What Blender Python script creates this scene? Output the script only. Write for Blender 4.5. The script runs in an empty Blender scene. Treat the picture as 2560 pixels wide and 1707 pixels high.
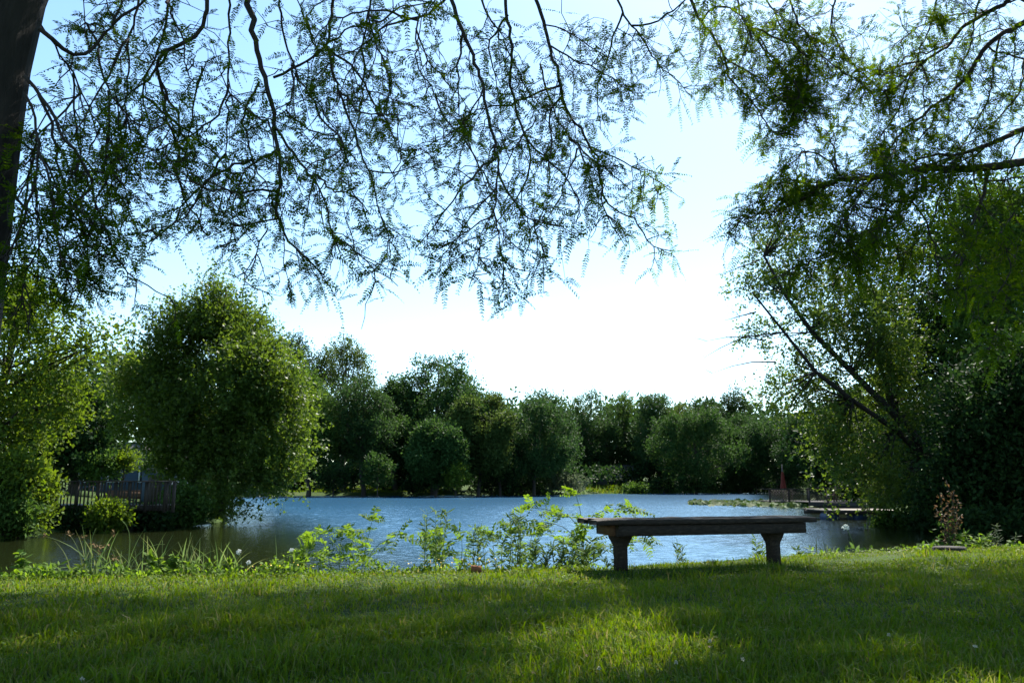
import bpy, math
import numpy as np
from mathutils import Vector
R = math.radians
S = bpy.context.scene
COL = S.collection
rng = np.random.default_rng(7)

# ------------------------------------------------------------------ camera, sky, sun, exposure
F = 28 / 36 * 2560
HZ = 1209.0
PITCH = math.atan((HZ - 853.5) / F)
CAMZ = 0.74
cam = bpy.data.objects.new("camera", bpy.data.cameras.new("camera"))
COL.objects.link(cam)
cam.location = (0, 0, CAMZ)
cam.rotation_euler = (R(90) + PITCH, 0, 0)
cam.data.lens = 28; cam.data.sensor_width = 36; cam.data.sensor_fit = 'HORIZONTAL'
cam.data.clip_start = 0.05; cam.data.clip_end = 3000
S.camera = cam
S.render.resolution_x, S.render.resolution_y = 1024, 682

SUN_AZ, SUN_EL = R(24), R(50)          # azimuth to the right of the view direction (+Y)
SUN = np.array([math.sin(SUN_AZ) * math.cos(SUN_EL), math.cos(SUN_AZ) * math.cos(SUN_EL), math.sin(SUN_EL)])
world = bpy.data.worlds.new("World"); S.world = world; world.use_nodes = True
wn = world.node_tree.nodes; wl = world.node_tree.links
sky = wn.new('ShaderNodeTexSky'); sky.sky_type = 'NISHITA'; sky.sun_disc = False
sky.sun_elevation = SUN_EL; sky.sun_rotation = SUN_AZ
sky.air_density = 1.0; sky.dust_density = 0.35; sky.ozone_density = 1.0; sky.altitude = 0
wn['Background'].inputs['Strength'].default_value = 0.088
wb = wn.new('ShaderNodeMix'); wb.data_type = 'RGBA'; wb.blend_type = 'MULTIPLY'; wb.inputs[0].default_value = 1
wb.inputs[7].default_value = (.88, 1.03, 1.05, 1)      # the photograph's cool white balance
wl.new(sky.outputs[0], wb.inputs[6]); wl.new(wb.outputs[2], wn['Background'].inputs['Color'])
ld = bpy.data.lights.new("sun", 'SUN'); ld.energy = 5.0; ld.angle = R(0.53); ld.color = (1, 0.95, 0.86)
sun = bpy.data.objects.new("sun", ld); COL.objects.link(sun)
sun.rotation_euler = Vector(tuple(SUN)).to_track_quat('Z', 'Y').to_euler()
S.view_settings.view_transform = 'Standard'; S.view_settings.look = 'None'
S.view_settings.exposure = 1.7; S.view_settings.gamma = 1
S.cycles.max_bounces = 8; S.cycles.transmission_bounces = 4; S.cycles.diffuse_bounces = 3
S.cycles.glossy_bounces = 3; S.cycles.caustics_reflective = False; S.cycles.caustics_refractive = False
S.cycles.use_denoising = True

# ------------------------------------------------------------------ helpers
def P(x, y, d):
    "photo pixel (2560 wide) -> point at depth Y = d"
    u = (np.asarray(x, float) - 1280) / F; v = (853.5 - np.asarray(y, float)) / F
    c, s = math.cos(PITCH), math.sin(PITCH)
    t = d / (c - v * s)
    return np.stack([u * t, np.broadcast_to(np.asarray(d, float), np.shape(t)) + 0 * t, CAMZ + (s + v * c) * t], -1)
def proj(p):
    p = np.asarray(p, float); c, s = math.cos(PITCH), math.sin(PITCH)
    z = p[..., 2] - CAMZ
    dep = p[..., 1] * c + z * s; up = -p[..., 1] * s + z * c
    return 1280 + F * p[..., 0] / dep, 853.5 - F * up / dep, dep
def unit(v):
    return v / np.maximum(np.linalg.norm(v, axis=-1, keepdims=True), 1e-9)
def rnd(n, g=rng):
    return unit(g.normal(size=(n, 3)))
def sstep(a, b, x):
    t = np.clip((x - a) / (b - a), 0, 1); return t * t * (3 - 2 * t)
_ph = np.random.default_rng(3).uniform(0, 6.28, (24,)); _kd = rnd(24, np.random.default_rng(4))
def noise3(p, sc):
    "cheap smooth noise, about -1..1"
    p = np.asarray(p, float) / sc; r = 0
    for i in range(8):
        f = 1 + 0.45 * i
        r = r + np.sin(p @ (_kd[i] * f * 3.1) + _ph[i]) * np.sin(p @ (_kd[i + 8] * f * 2.3) + _ph[i + 8]) / (1 + 0.3 * i)
    return r / 2.2

class MB:
    def __init__(s): s.V = []; s.F = {3: [], 4: []}; s.n = 0
    def add(s, V, F):
        V = np.asarray(V, float).reshape(-1, 3); F = np.asarray(F, int)
        s.V.append(V); s.F[F.shape[1]].append(F + s.n); s.n += len(V)
    def tube(s, pts, rad, sides=6):
        pts = np.asarray(pts, float); n = len(pts)
        rad = np.broadcast_to(np.asarray(rad, float), (n,)) if np.ndim(rad) == 0 or len(rad) == n else np.linspace(rad[0], rad[1], n)
        t = unit(np.gradient(pts, axis=0))
        ref = np.array([0.31, 0.17, 0.93]) if abs(t[:, 2]).mean() < .8 else np.array([0.93, .3, .1])
        a = unit(np.cross(t, ref)); b = np.cross(t, a)
        th = np.arange(sides) * 2 * np.pi / sides
        V = pts[:, None] + rad[:, None, None] * (a[:, None] * np.cos(th)[None, :, None] + b[:, None] * np.sin(th)[None, :, None])
        i = np.arange(n - 1)[:, None] * sides; j = np.arange(sides)[None]; j2 = (j + 1) % sides
        Fq = np.stack([i + j, i + j2, i + sides + j2, i + sides + j], -1).reshape(-1, 4)
        off = s.n
        s.add(V, Fq)
        s.V.append(pts[[0, -1]]); s.n += 2
        k = np.arange(sides); k2 = (k + 1) % sides; c0 = off + n * sides
        s.F[3].append(np.stack([k2 + off, k + off, np.full(sides, c0)], -1))
        s.F[3].append(np.stack([k + off + (n - 1) * sides, k2 + off + (n - 1) * sides, np.full(sides, c0 + 1)], -1))
    def box(s, c, size, rz=0, rough=0, tilt=None):
        x, y, z = np.array(size) / 2
        V = np.array([[-x, -y, -z], [x, -y, -z], [x, y, -z], [-x, y, -z], [-x, -y, z], [x, -y, z], [x, y, z], [-x, y, z]])
        if rough: V = V + rng.normal(0, rough, V.shape)
        if tilt is not None:
            ct, st = math.cos(tilt), math.sin(tilt); V = V @ np.array([[ct, 0, -st], [0, 1, 0], [st, 0, ct]]).T
        ca, sa = math.cos(rz), math.sin(rz); V = V @ np.array([[ca, -sa, 0], [sa, ca, 0], [0, 0, 1]]).T
        s.add(V + np.array(c), [[0, 3, 2, 1], [4, 5, 6, 7], [0, 1, 5, 4], [1, 2, 6, 5], [2, 3, 7, 6], [3, 0, 4, 7]])
    def inst(s, tv, tf, c, a, n, L, W, H=None):
        "place template tv (k,3: along, side, normal) on every row: c base, a axis, n normal"
        c = np.asarray(c, float); N = len(c)
        if N == 0: return
        b = unit(np.cross(n, a)); n2 = np.cross(a, b)
        L = np.broadcast_to(L, (N,)); W = np.broadcast_to(W, (N,)); H = L if H is None else np.broadcast_to(H, (N,))
        tv = np.asarray(tv, float)
        V = (c[:, None] + a[:, None] * (tv[None, :, 0:1] * L[:, None, None]) + b[:, None] * (tv[None, :, 1:2] * W[:, None, None])
             + n2[:, None] * (tv[None, :, 2:3] * H[:, None, None]))
        k = len(tv); base = (np.arange(N) * k)[:, None, None]
        off = s.n
        s.V.append(V.reshape(-1, 3)); s.n += N * k
        for f in tf:
            f = np.asarray(f)[None]
            s.F[f.shape[1]].append((f[None] + base).reshape(-1, f.shape[1]) + off)
    def build(s, name, mat, parent=None, smooth=False, loc=None):
        org = np.zeros(3); q = parent
        while q is not None: org = org + np.array(q.location); q = q.parent
        if loc is not None: org = org + np.array(loc)
        V = (np.concatenate(s.V) if s.V else np.zeros((0, 3))) - org
        me = bpy.data.meshes.new(name)
        f3 = np.concatenate(s.F[3]) if s.F[3] else np.zeros((0, 3), int)
        f4 = np.concatenate(s.F[4]) if s.F[4] else np.zeros((0, 4), int)
        me.vertices.add(len(V)); me.vertices.foreach_set('co', V.astype(np.float32).ravel())
        nl = f3.size + f4.size; me.loops.add(nl)
        me.loops.foreach_set('vertex_index', np.concatenate([f3.ravel(), f4.ravel()]).astype(np.int32))
        me.polygons.add(len(f3) + len(f4))
        st = np.concatenate([np.arange(len(f3)) * 3, f3.size + np.arange(len(f4)) * 4]).astype(np.int32)
        me.polygons.foreach_set('loop_start', st)
        me.update(calc_edges=True)
        if smooth: me.polygons.foreach_set('use_smooth', np.ones(len(st), bool))
        me.materials.append(mat)
        o = bpy.data.objects.new(name, me); COL.objects.link(o)
        if parent is not None: o.parent = parent
        if loc is not None: o.location = loc
        return o

def tag(o, label=None, cat=None, group=None, kind=None):
    for k, v in (('label', label), ('category', cat), ('group', group), ('kind', kind)):
        if v: o[k] = v
    return o
def thing(name, label, cat, loc, group=None):
    o = bpy.data.objects.new(name, None); COL.objects.link(o); o.location = tuple(float(q) for q in loc)
    o.empty_display_size = 0.2
    return tag(o, label, cat, group)

LEAF = ([(0, 0, 0), (.45, .5, .06), (1, 0, -.05), (.45, -.5, .06)], [(0, 1, 2), (0, 2, 3)])
QUAD = ([(0, 0, 0), (.45, .5, 0), (1, 0, 0), (.45, -.5, 0)], [(0, 1, 2, 3)])
LFT = ([(0, 0, 0), (.3, .5, 0), (.72, .42, 0), (1, 0, 0), (.72, -.42, 0), (.3, -.5, 0)], [(0, 1, 2, 3), (0, 3, 4, 5)])
# a lobed, pointed leaf spray: three blades, reads as maple foliage
TRI = ([(0, 0, 0), (.5, .2, .03), (1, 0, -.08), (.5, -.2, .03), (.35, .62, 0), (.22, .2, .02), (.35, -.62, 0), (.22, -.2, .02)],
       [(0, 1, 2, 3), (0, 5, 4, 1), (0, 3, 6, 7)])

# ------------------------------------------------------------------ materials
def new_mat(name):
    m = bpy.data.materials.new(name); m.use_nodes = True
    nt = m.node_tree; nt.nodes.clear()
    out = nt.nodes.new('ShaderNodeOutputMaterial')
    def N(t, **kw):
        n = nt.nodes.new('ShaderNode' + t)
        for k, v in kw.items():
            if hasattr(n, k) and k not in n.inputs: setattr(n, k, v)
            else: n.inputs[k].default_value = v
        return n
    return m, nt, out, N, nt.links.new
def ramp(N, stops):
    r = N('ValToRGB'); e = r.color_ramp.elements
    while len(e) < len(stops): e.new(.5)
    for el, (p, c) in zip(e, stops): el.position = p; el.color = (*c, 1)
    return r
def leaf_mat(name, cols, trans=.45, tcol=None, rough=.65, spec=.09):
    m, nt, out, N, L = new_mat(name)
    g = N('NewGeometry'); n = len(cols)
    r = ramp(N, [((i + .5) / n, c) for i, c in enumerate(cols)]); L(g.outputs['Random Per Island'], r.inputs[0])
    p = N('BsdfPrincipled', Roughness=rough); p.inputs['Specular IOR Level'].default_value = spec
    L(r.outputs[0], p.inputs['Base Color'])
    t = N('BsdfTranslucent'); hsv = N('HueSaturation', Hue=.485, Saturation=1.12, Value=1.25 if tcol is None else tcol)
    L(r.outputs[0], hsv.inputs['Color']); L(hsv.outputs[0], t.inputs['Color'])
    mx = N('MixShader', Fac=trans); L(p.outputs[0], mx.inputs[1]); L(t.outputs[0], mx.inputs[2]); L(mx.outputs[0], out.inputs[0])
    return m
def rough_mat(name, c1, c2, scale=8, rough=.85, stretch=(1, 1, 1), bump=.3, c3=None, spec=.3, dist=.02):
    m, nt, out, N, L = new_mat(name)
    tc = N('TexCoord'); mp = N('Mapping'); mp.inputs['Scale'].default_value = stretch
    L(tc.outputs['Object'], mp.inputs[0])
    nz = N('TexNoise', Scale=scale, Detail=8, Roughness=.65); L(mp.outputs[0], nz.inputs['Vector'])
    st = [(.3, c1), (.7, c2)] if c3 is None else [(.3, c1), (.55, c2), (.72, c3)]
    r = ramp(N, st); L(nz.outputs['Fac'], r.inputs[0])
    p = N('BsdfPrincipled', Roughness=rough); p.inputs['Specular IOR Level'].default_value = spec
    L(r.outputs[0], p.inputs['Base Color'])
    if bump:
        b = N('Bump', Strength=bump, Distance=dist); L(nz.outputs['Fac'], b.inputs['Height']); L(b.outputs[0], p.inputs['Normal'])
    L(p.outputs[0], out.inputs[0])
    return m
def plain(name, c, rough=.6, spec=.3):
    return rough_mat(name, tuple(q * .82 for q in c), c, 3, rough, bump=.08, spec=spec)

M = {}
M['bark'] = rough_mat('bark', (.009, .007, .005), (.03, .024, .018), 9, .9, (1, 1, .22), .9, dist=.04)
M['twig'] = rough_mat('twig_bark', (.016, .012, .010), (.045, .035, .028), 30, .85, bump=.2)
M['far_bark'] = rough_mat('far_bark', (.03, .025, .02), (.075, .062, .05), 2, .9, (1, 1, .2), .3)
M['locust'] = leaf_mat('locust_leaf', [(.042, .088, .008), (.064, .12, .010), (.09, .15, .013), (.052, .105, .010)], .6, spec=.06, rough=.7)
M['shore'] = leaf_mat('shore_leaf', [(.09, .16, .02), (.11, .19, .026), (.13, .21, .035), (.075, .14, .022)], .55)
M['weed'] = leaf_mat('weed_leaf', [(.07, .12, .035), (.095, .145, .04), (.06, .105, .03)], .45)
M['reed'] = leaf_mat('reed_leaf', [(.10, .165, .05), (.13, .19, .07), (.08, .14, .03), (.15, .18, .07)], .4)
M['maple'] = leaf_mat('maple_leaf', [(.056, .100, .016), (.076, .124, .019), (.095, .145, .024), (.062, .108, .02)], .5, spec=.2, rough=.5)
M['yellowish'] = leaf_mat('yellowish_leaf', [(.075, .125, .016), (.09, .145, .02), (.06, .11, .016), (.10, .145, .025)], .48)
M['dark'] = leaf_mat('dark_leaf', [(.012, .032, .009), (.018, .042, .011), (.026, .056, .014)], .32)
M['blue'] = leaf_mat('blue_green_leaf', [(.024, .054, .016), (.032, .068, .019), (.042, .084, .023)], .34)
M['mid'] = leaf_mat('mid_leaf', [(.040, .085, .016), (.052, .10, .02), (.065, .12, .025)], .4)
M['farmid'] = leaf_mat('far_mid_leaf', [(.027, .062, .015), (.036, .076, .019), (.046, .092, .024)], .38)
M['olive'] = leaf_mat('olive_leaf', [(.055, .088, .02), (.066, .10, .026), (.045, .075, .018)], .4)
M['greygreen'] = leaf_mat('grey_green_leaf', [(.07, .095, .05), (.085, .11, .06), (.06, .085, .04)], .35)
M['brownleaf'] = leaf_mat('withered_leaf', [(.075, .045, .02), (.12, .075, .035), (.05, .035, .018), (.15, .10, .06), (.06, .07, .02)], .3)
M['grass'] = leaf_mat('grass_blade', [(.054, .105, .006), (.082, .148, .009), (.105, .168, .010), (.066, .122, .007), (.13, .155, .022), (.060, .127, .007), (.09, .152, .009), (.17, .155, .06), (.075, .137, .008)], .46, rough=.6, spec=.14)
M['pad'] = leaf_mat('lily_pad_leaf', [(.03, .065, .012), (.042, .08, .016), (.06, .085, .022)], .3, rough=.7, spec=.1)
M['petal'] = plain('white_petal', (.8, .8, .74)); M['yellow_petal'] = plain('yellow_petal', (.75, .50, .02))
M['clover'] = plain('clover_petal', (.42, .40, .30)); M['seed'] = rough_mat('seed_head', (.10, .06, .02), (.19, .12, .045), 40, .9)
M['wood'] = rough_mat('weathered_wood', (.010, .007, .005), (.030, .021, .014), 7, .85, (.5, 9, 9), .8, c3=(.06, .045, .034), dist=.01)
M['pierwood'] = rough_mat('dark_pier_wood', (.018, .014, .011), (.045, .036, .03), 5, .8, (2, 2, .5), .3)
M['endwood'] = rough_mat('brown_wood', (.06, .028, .013), (.12, .06, .028), 6, .8, (9, .6, 9), .5, dist=.01)
M['deckwood'] = rough_mat('grey_deck_wood', (.024, .018, .014), (.058, .046, .037), 5, .8, (2, 2, .5), .3)
M['palewood'] = rough_mat('pale_deck_wood', (.17, .145, .115), (.27, .235, .19), 5, .8, (.4, 4, 4), .3)
M['soil'] = rough_mat('soil', (.035, .026, .018), (.08, .06, .04), 12, .95)
M['stone'] = rough_mat('grey_stone', (.16, .15, .14), (.32, .30, .28), 6, .9, bump=.6)
M['brick'] = rough_mat('brick_clay', (.15, .055, .025), (.24, .09, .04), 14, .9)
M['bluewall'] = rough_mat('blue_siding', (.025, .045, .065), (.038, .062, .09), 1.5, .7, (.2, .2, 14), .15)
M['greywall'] = rough_mat('grey_siding', (.13, .15, .15), (.17, .19, .19), 1.5, .7, (.2, .2, 14), .15)
M['white'] = plain('white_paint', (.75, .75, .72)); M['roof'] = rough_mat('roof_shingle', (.07, .065, .06), (.13, .12, .11), 9, .9)
M['glass'] = plain('window_glass', (.02, .025, .03), .08, .6)
M['red'] = plain('red_canvas', (.13, .02, .012), .9); M['barrel'] = plain('blue_plastic', (.008, .03, .085), .5)
M['metal'] = plain('dark_metal', (.06, .05, .05), .4)

# water: murky, rippled by wind on the open lake, smoother in the sheltered cove
m, nt, out, N, L = new_mat('lake_water')
tc = N('TexCoord')
n2 = N('TexNoise', Scale=5, Detail=3, Roughness=.6); L(tc.outputs['Object'], n2.inputs['Vector'])
b2 = N('Bump', Distance=.06, Strength=.5); L(n2.outputs['Fac'], b2.inputs['Height'])
# sky reflection painted into the open lake's base colour as blue; the shallows of the cove and under the right bank are silty
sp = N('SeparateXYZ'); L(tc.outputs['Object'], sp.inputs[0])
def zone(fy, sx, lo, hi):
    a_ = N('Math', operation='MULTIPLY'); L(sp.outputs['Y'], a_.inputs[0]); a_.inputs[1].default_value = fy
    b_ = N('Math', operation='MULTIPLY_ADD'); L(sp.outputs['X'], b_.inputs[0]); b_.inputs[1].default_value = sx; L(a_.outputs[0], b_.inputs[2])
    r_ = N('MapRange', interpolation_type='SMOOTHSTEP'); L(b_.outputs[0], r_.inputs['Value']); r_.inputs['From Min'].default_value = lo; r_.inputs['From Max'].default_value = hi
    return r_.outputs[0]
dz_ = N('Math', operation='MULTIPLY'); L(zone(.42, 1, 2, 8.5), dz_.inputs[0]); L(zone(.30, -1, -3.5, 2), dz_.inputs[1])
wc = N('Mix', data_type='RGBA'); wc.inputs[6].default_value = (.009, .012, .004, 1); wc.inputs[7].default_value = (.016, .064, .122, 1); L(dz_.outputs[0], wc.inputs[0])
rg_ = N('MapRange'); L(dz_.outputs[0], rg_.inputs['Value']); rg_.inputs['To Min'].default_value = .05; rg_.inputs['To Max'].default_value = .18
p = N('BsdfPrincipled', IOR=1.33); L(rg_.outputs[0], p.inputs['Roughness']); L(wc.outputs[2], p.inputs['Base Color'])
L(b2.outputs[0], p.inputs['Normal']); L(p.outputs[0], out.inputs[0])
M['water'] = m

m, nt, out, N, L = new_mat('lawn_ground')
tc = N('TexCoord'); a = N('TexNoise', Scale=.35, Detail=6, Roughness=.65); b = N('TexNoise', Scale=26, Detail=5)
L(tc.outputs['Object'], a.inputs['Vector']); L(tc.outputs['Object'], b.inputs['Vector'])
r1 = ramp(N, [(.35, (.030, .058, .010)), (.55, (.042, .078, .013)), (.7, (.065, .080, .022))]); L(a.outputs['Fac'], r1.inputs[0])
r2 = ramp(N, [(.3, (.35, .3, .25)), (.7, (1, 1, 1))]); L(b.outputs['Fac'], r2.inputs[0])
mx = N('Mix', data_type='RGBA', blend_type='MULTIPLY'); mx.inputs[0].default_value = .8
L(r1.outputs[0], mx.inputs[6]); L(r2.outputs[0], mx.inputs[7])
p = N('BsdfPrincipled', Roughness=.95); p.inputs['Specular IOR Level'].default_value = .1; L(mx.outputs[2], p.inputs['Base Color'])
bp = N('Bump', Strength=.8, Distance=.06); L(b.outputs['Fac'], bp.inputs['Height']); L(bp.outputs[0], p.inputs['Normal']); L(p.outputs[0], out.inputs[0])
M['ground'] = m

# ------------------------------------------------------------------ terrain and lake
WZ = -0.86
EDGE = np.array([(-30, 6.2), (-14, 6.2), (-4.2, 6.45), (-2.2, 6.65), (-.9, 7.0), (.45, 7.25), (2.0, 8.2), (3.6, 9.0), (4.9, 9.45), (6.2, 9.7), (12, 10.3), (30, 11)])
def edge_y(x): return np.interp(x, EDGE[:, 0], EDGE[:, 1])
LAKE = np.array([(-26, 7.6)] + [(x, y + 1.25) for x, y in EDGE[1:-1]] + [(18, 11.8), (26, 13), (24, 18), (16.5, 23), (14.8, 29), (17, 36), (21, 46), (27, 62), (40, 85), (60, 110),
                 (70, 140), (50, 150), (33, 139), (15, 133), (7, 117), (-10, 111), (-29, 110), (-34, 95), (-26, 70), (-18, 50), (-13.2, 38), (-12.2, 33.5),
                 (-13.3, 30), (-15.2, 28), (-16.5, 26), (-22, 23), (-28, 18)])
def lake_sd(x, y):
    "signed distance to the waterline, negative on the lake"
    p = np.stack([x, y], -1); A = LAKE; B = np.roll(LAKE, -1, 0)
    best = np.full(x.shape, 1e9); ins = np.zeros(x.shape, bool)
    for a, b in zip(A, B):
        d = b - a; t = np.clip(((p - a) @ d) / (d @ d), 0, 1)
        best = np.minimum(best, np.linalg.norm(p - a - t[..., None] * d, axis=-1))
        c = (a[1] > y) != (b[1] > y)
        with np.errstate(all='ignore'):
            ins ^= c & (x < (b[0] - a[0]) * (y - a[1]) / (b[1] - a[1] if b[1] != a[1] else 1e-9) + a[0])
    return np.where(ins, -best, best)
def hf(x, y):
    x = np.asarray(x, float); y = np.asarray(y, float)
    sd = lake_sd(x, y)
    bumps = .018 * np.sin(x * 2.1 + y * 1.3) + .014 * np.sin(x * 4.7 - y * 3.9 + 1) + .03 * np.sin(.7 * x + .5 * y)
    lawn = WZ * (1 - sstep(-.05, 1.25, sd)) + bumps * sstep(1, 2, sd) * .6
    far = WZ + .42 * sstep(0, 1.6, sd) + .55 * sstep(1, 9, sd) + .055 * np.clip(sd - 6, 0, 60) + bumps * 3
    w = sstep(12.5, 15.5, y)
    h = lawn * (1 - w) + far * w
    return np.where(sd < 0, WZ - np.clip(-sd * .5, 0, 1.6) - .02, h)
def h1(x, y): return float(hf(np.array([x]), np.array([y]))[0])
gx = np.concatenate([-np.geomspace(900, 22, 26), np.arange(-20, 20.01, .3), np.geomspace(22, 900, 26)])
gy = np.concatenate([-np.geomspace(600, 8, 20), np.arange(-6, 14, .22), np.arange(14, 46, .6), np.arange(46, 160, 2), np.geomspace(162, 1500, 24)])
GX, GY = np.meshgrid(gx, gy); HH = hf(GX, GY)
mb = MB(); nx, ny = len(gx), len(gy)
i, j = np.meshgrid(np.arange(nx - 1), np.arange(ny - 1)); k = (j * nx + i).ravel()
mb.add(np.stack([GX, GY, HH], -1), np.stack([k, k + 1, k + 1 + nx, k + nx], -1))
tag(mb.build('ground', M['ground'], smooth=True), kind='structure')
def wind(x, y):
    "0 in the sheltered cove on the left and under the right bank, 1 on the open lake"
    a = sstep(1.5, 7.5, x + .42 * y + .5 * np.sin(.9 * y) * np.sin(.3 * x)); b = sstep(-3.5, 1.0, .30 * y - x + .5 * np.sin(.7 * y))
    return .03 + .97 * a * b
wg = np.random.default_rng(17)
WAVES = [(lam, R(250) + wg.normal(0, .55), wg.uniform(0, 6.28)) for lam in np.geomspace(.26, .6, 30)]
def wave_z(x, y):
    z = 0
    for lam, th, ph in WAVES:
        k_ = 2 * np.pi / lam; z = z + SLOPE * lam / (2 * np.pi) * np.sin(k_ * (x * math.cos(th) + y * math.sin(th)) + ph + .5 * np.sin(.5 * x + .3 * y + ph))
    return z * wind(x, y) * (.8 + .3 * np.sin(.11 * x + .4 * np.sin(.05 * y)) * np.sin(.09 * y + 1))
SLOPE = .033
wx = np.concatenate([np.linspace(-130, -36, 60), np.arange(-35.8, 34, .14), np.linspace(34.2, 160, 260)])
wy = np.concatenate([np.arange(6, 60, .12), np.arange(60, 142, .2), np.linspace(142.5, 190, 30)])
WX, WY = np.meshgrid(wx, wy); nx, ny = len(wx), len(wy)
i, j = np.meshgrid(np.arange(nx - 1), np.arange(ny - 1)); k = (j * nx + i).ravel()
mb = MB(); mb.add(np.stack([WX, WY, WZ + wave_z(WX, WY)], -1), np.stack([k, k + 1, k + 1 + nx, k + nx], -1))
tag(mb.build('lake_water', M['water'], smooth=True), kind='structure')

# ------------------------------------------------------------------ lawn grass
def grass_blades(x, y, hgt, wid, lean, mb):
    n = len(x); z = hf(x, y) - .006
    az = rng.uniform(0, 2 * np.pi, n); fc = rng.uniform(0, 2 * np.pi, n)
    d = np.stack([np.cos(az), np.sin(az), 0 * az], -1); s = np.stack([np.cos(fc), np.sin(fc), 0 * az], -1)
    b = np.stack([x, y, z], -1); up = np.array([0, 0, 1.0])
    ln = (lean * hgt)[:, None]; h = hgt[:, None]; w = wid[:, None]
    m_ = b + up * h * .55 + d * ln * .28; t = b + up * h * np.clip(1 - .35 * lean[:, None], .35, 1) + d * ln
    V = np.stack([b - s * w, b + s * w, m_ + s * w * .8, m_ - s * w * .8, t], 1)
    base = (np.arange(n) * 5)[:, None]
    off = mb.n; mb.V.append(V.reshape(-1, 3)); mb.n += 5 * n
    mb.F[4].append(base + np.array([[0, 1, 2, 3]]) + off); mb.F[3].append(base + np.array([[3, 2, 4]]) + off)
def lawn_pts(n, y0, y1):
    y = np.sqrt(rng.uniform(y0 ** 2, y1 ** 2, n)); x = rng.uniform(-1, 1, n) * (.66 * y + 1.4)
    ok = y < edge_y(x) + .55 + .15 * np.sin(7 * x)
    return x[ok], y[ok]
mb = MB()
for n, y0, y1, hs, ws in ((150000, 1.7, 4.6, .046, .0028), (240000, 4.4, 10.8, .038, .0032)):
    x, y = lawn_pts(n, y0, y1)
    clump = noise3(np.stack([x, y, 0 * x], -1), .45); cl2 = noise3(np.stack([x, y, 0 * x + 3], -1), 1.6)
    wear = np.min([np.hypot(x - q_, y - w_) for q_, w_ in ((.96, 7.25), (2.44, 7.68))], axis=0); k_ = (wear > .32) | (rng.uniform(0, .32, len(x)) < wear * .8 + .03)
    x, y, clump, cl2 = x[k_], y[k_], clump[k_], cl2[k_]
    mow = np.where(y > edge_y(x) - 1.6, .72, 1.0)
    hgt = hs * np.exp(rng.normal(0, .35, len(x))) * (1 + .55 * np.clip(clump, -.6, 1) + .3 * cl2) * mow
    grass_blades(x, y, np.clip(hgt, .010, .13), ws * rng.uniform(.6, 1.5, len(x)), rng.uniform(.15, 1.1, len(x)), mb)
# coarser tufts of broad blades
for _ in range(260):
    ty = math.sqrt(rng.uniform(1.9 ** 2, 8.5 ** 2)); tx = rng.uniform(-1, 1) * (.66 * ty + 1)
    if ty > edge_y(tx) - .3: continue
    n = rng.integers(8, 26); sp = rng.uniform(.03, .1)
    grass_blades(tx + rng.normal(0, sp, n), ty + rng.normal(0, sp, n), rng.uniform(.05, .115, n), rng.uniform(.0035, .006, n), rng.uniform(.3, 1.2, n), mb)
# clover and other small lawn leaves between the blades
n = 30000; x, y = lawn_pts(n, 1.8, 9.5); k_ = noise3(np.stack([x, y, 0 * x + 9], -1), .7) > .05; x, y = x[k_], y[k_]; n = len(x)
mb.inst(*LFT, np.stack([x, y, hf(x, y) + rng.uniform(.004, .035, n)], -1), unit(rnd(n) * [1, 1, .25] + [0, 0, .15]), unit(rnd(n) * .5 + [0, 0, 1]), rng.uniform(.012, .026, n), rng.uniform(.010, .018, n))
tag(mb.build('grass', M['grass']), 'green lawn grass with tufts along the lake bank', 'grass', kind='stuff')

# ------------------------------------------------------------------ trees
def crown_sprays(mb, lobes, n, m, slen, leaf, up=.5, tpl=QUAD, inner=.5, gap=.25, gapsc=1.6, wl=.6, jit=.6, g=rng, flat=.5, droop=0., fz=.16):
    "leafy shoots spread through the lobes; returns their bases"
    lobes = np.asarray(lobes, float)
    wgt = lobes[:, 3] * lobes[:, 5] + lobes[:, 4] * lobes[:, 5]; wgt = wgt / wgt.sum()
    k = g.choice(len(lobes), n, p=wgt); lb = lobes[k]
    dr = rnd(n, g); r = inner + (1 - inner) * g.uniform(0, 1, n) ** .6
    pos = lb[:, :3] + dr * r[:, None] * lb[:, 3:6] * (1 + .12 * g.normal(size=(n, 1)))
    ok = noise3(pos, gapsc) > -1 + gap * 2 * g.uniform(.4, 1.1, n)
    pos, dr = pos[ok], dr[ok]; n = len(pos)
    ax = unit(dr * .8 + np.array([0, 0, up]) + rnd(n, g) * jit)
    sl = slen * g.uniform(.6, 1.4, n)
    t = g.uniform(0, 1, (n, m))
    c = pos[:, None] + ax[:, None] * (t * sl[:, None])[..., None] + g.normal(0, slen * fz, (n, m, 3))
    c[..., 2] -= droop * (t * sl[:, None]) ** 2
    la = unit(ax[:, None] * .7 + g.normal(size=(n, m, 3)) * .8).reshape(-1, 3)
    nn = unit(np.array([0, 0, flat]) + g.normal(size=(n * m, 3)) * .55)
    sz = leaf * g.uniform(.65, 1.35, n * m)
    mb.inst(*tpl, c.reshape(-1, 3), la, nn, sz, sz * wl)
    return pos

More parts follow.
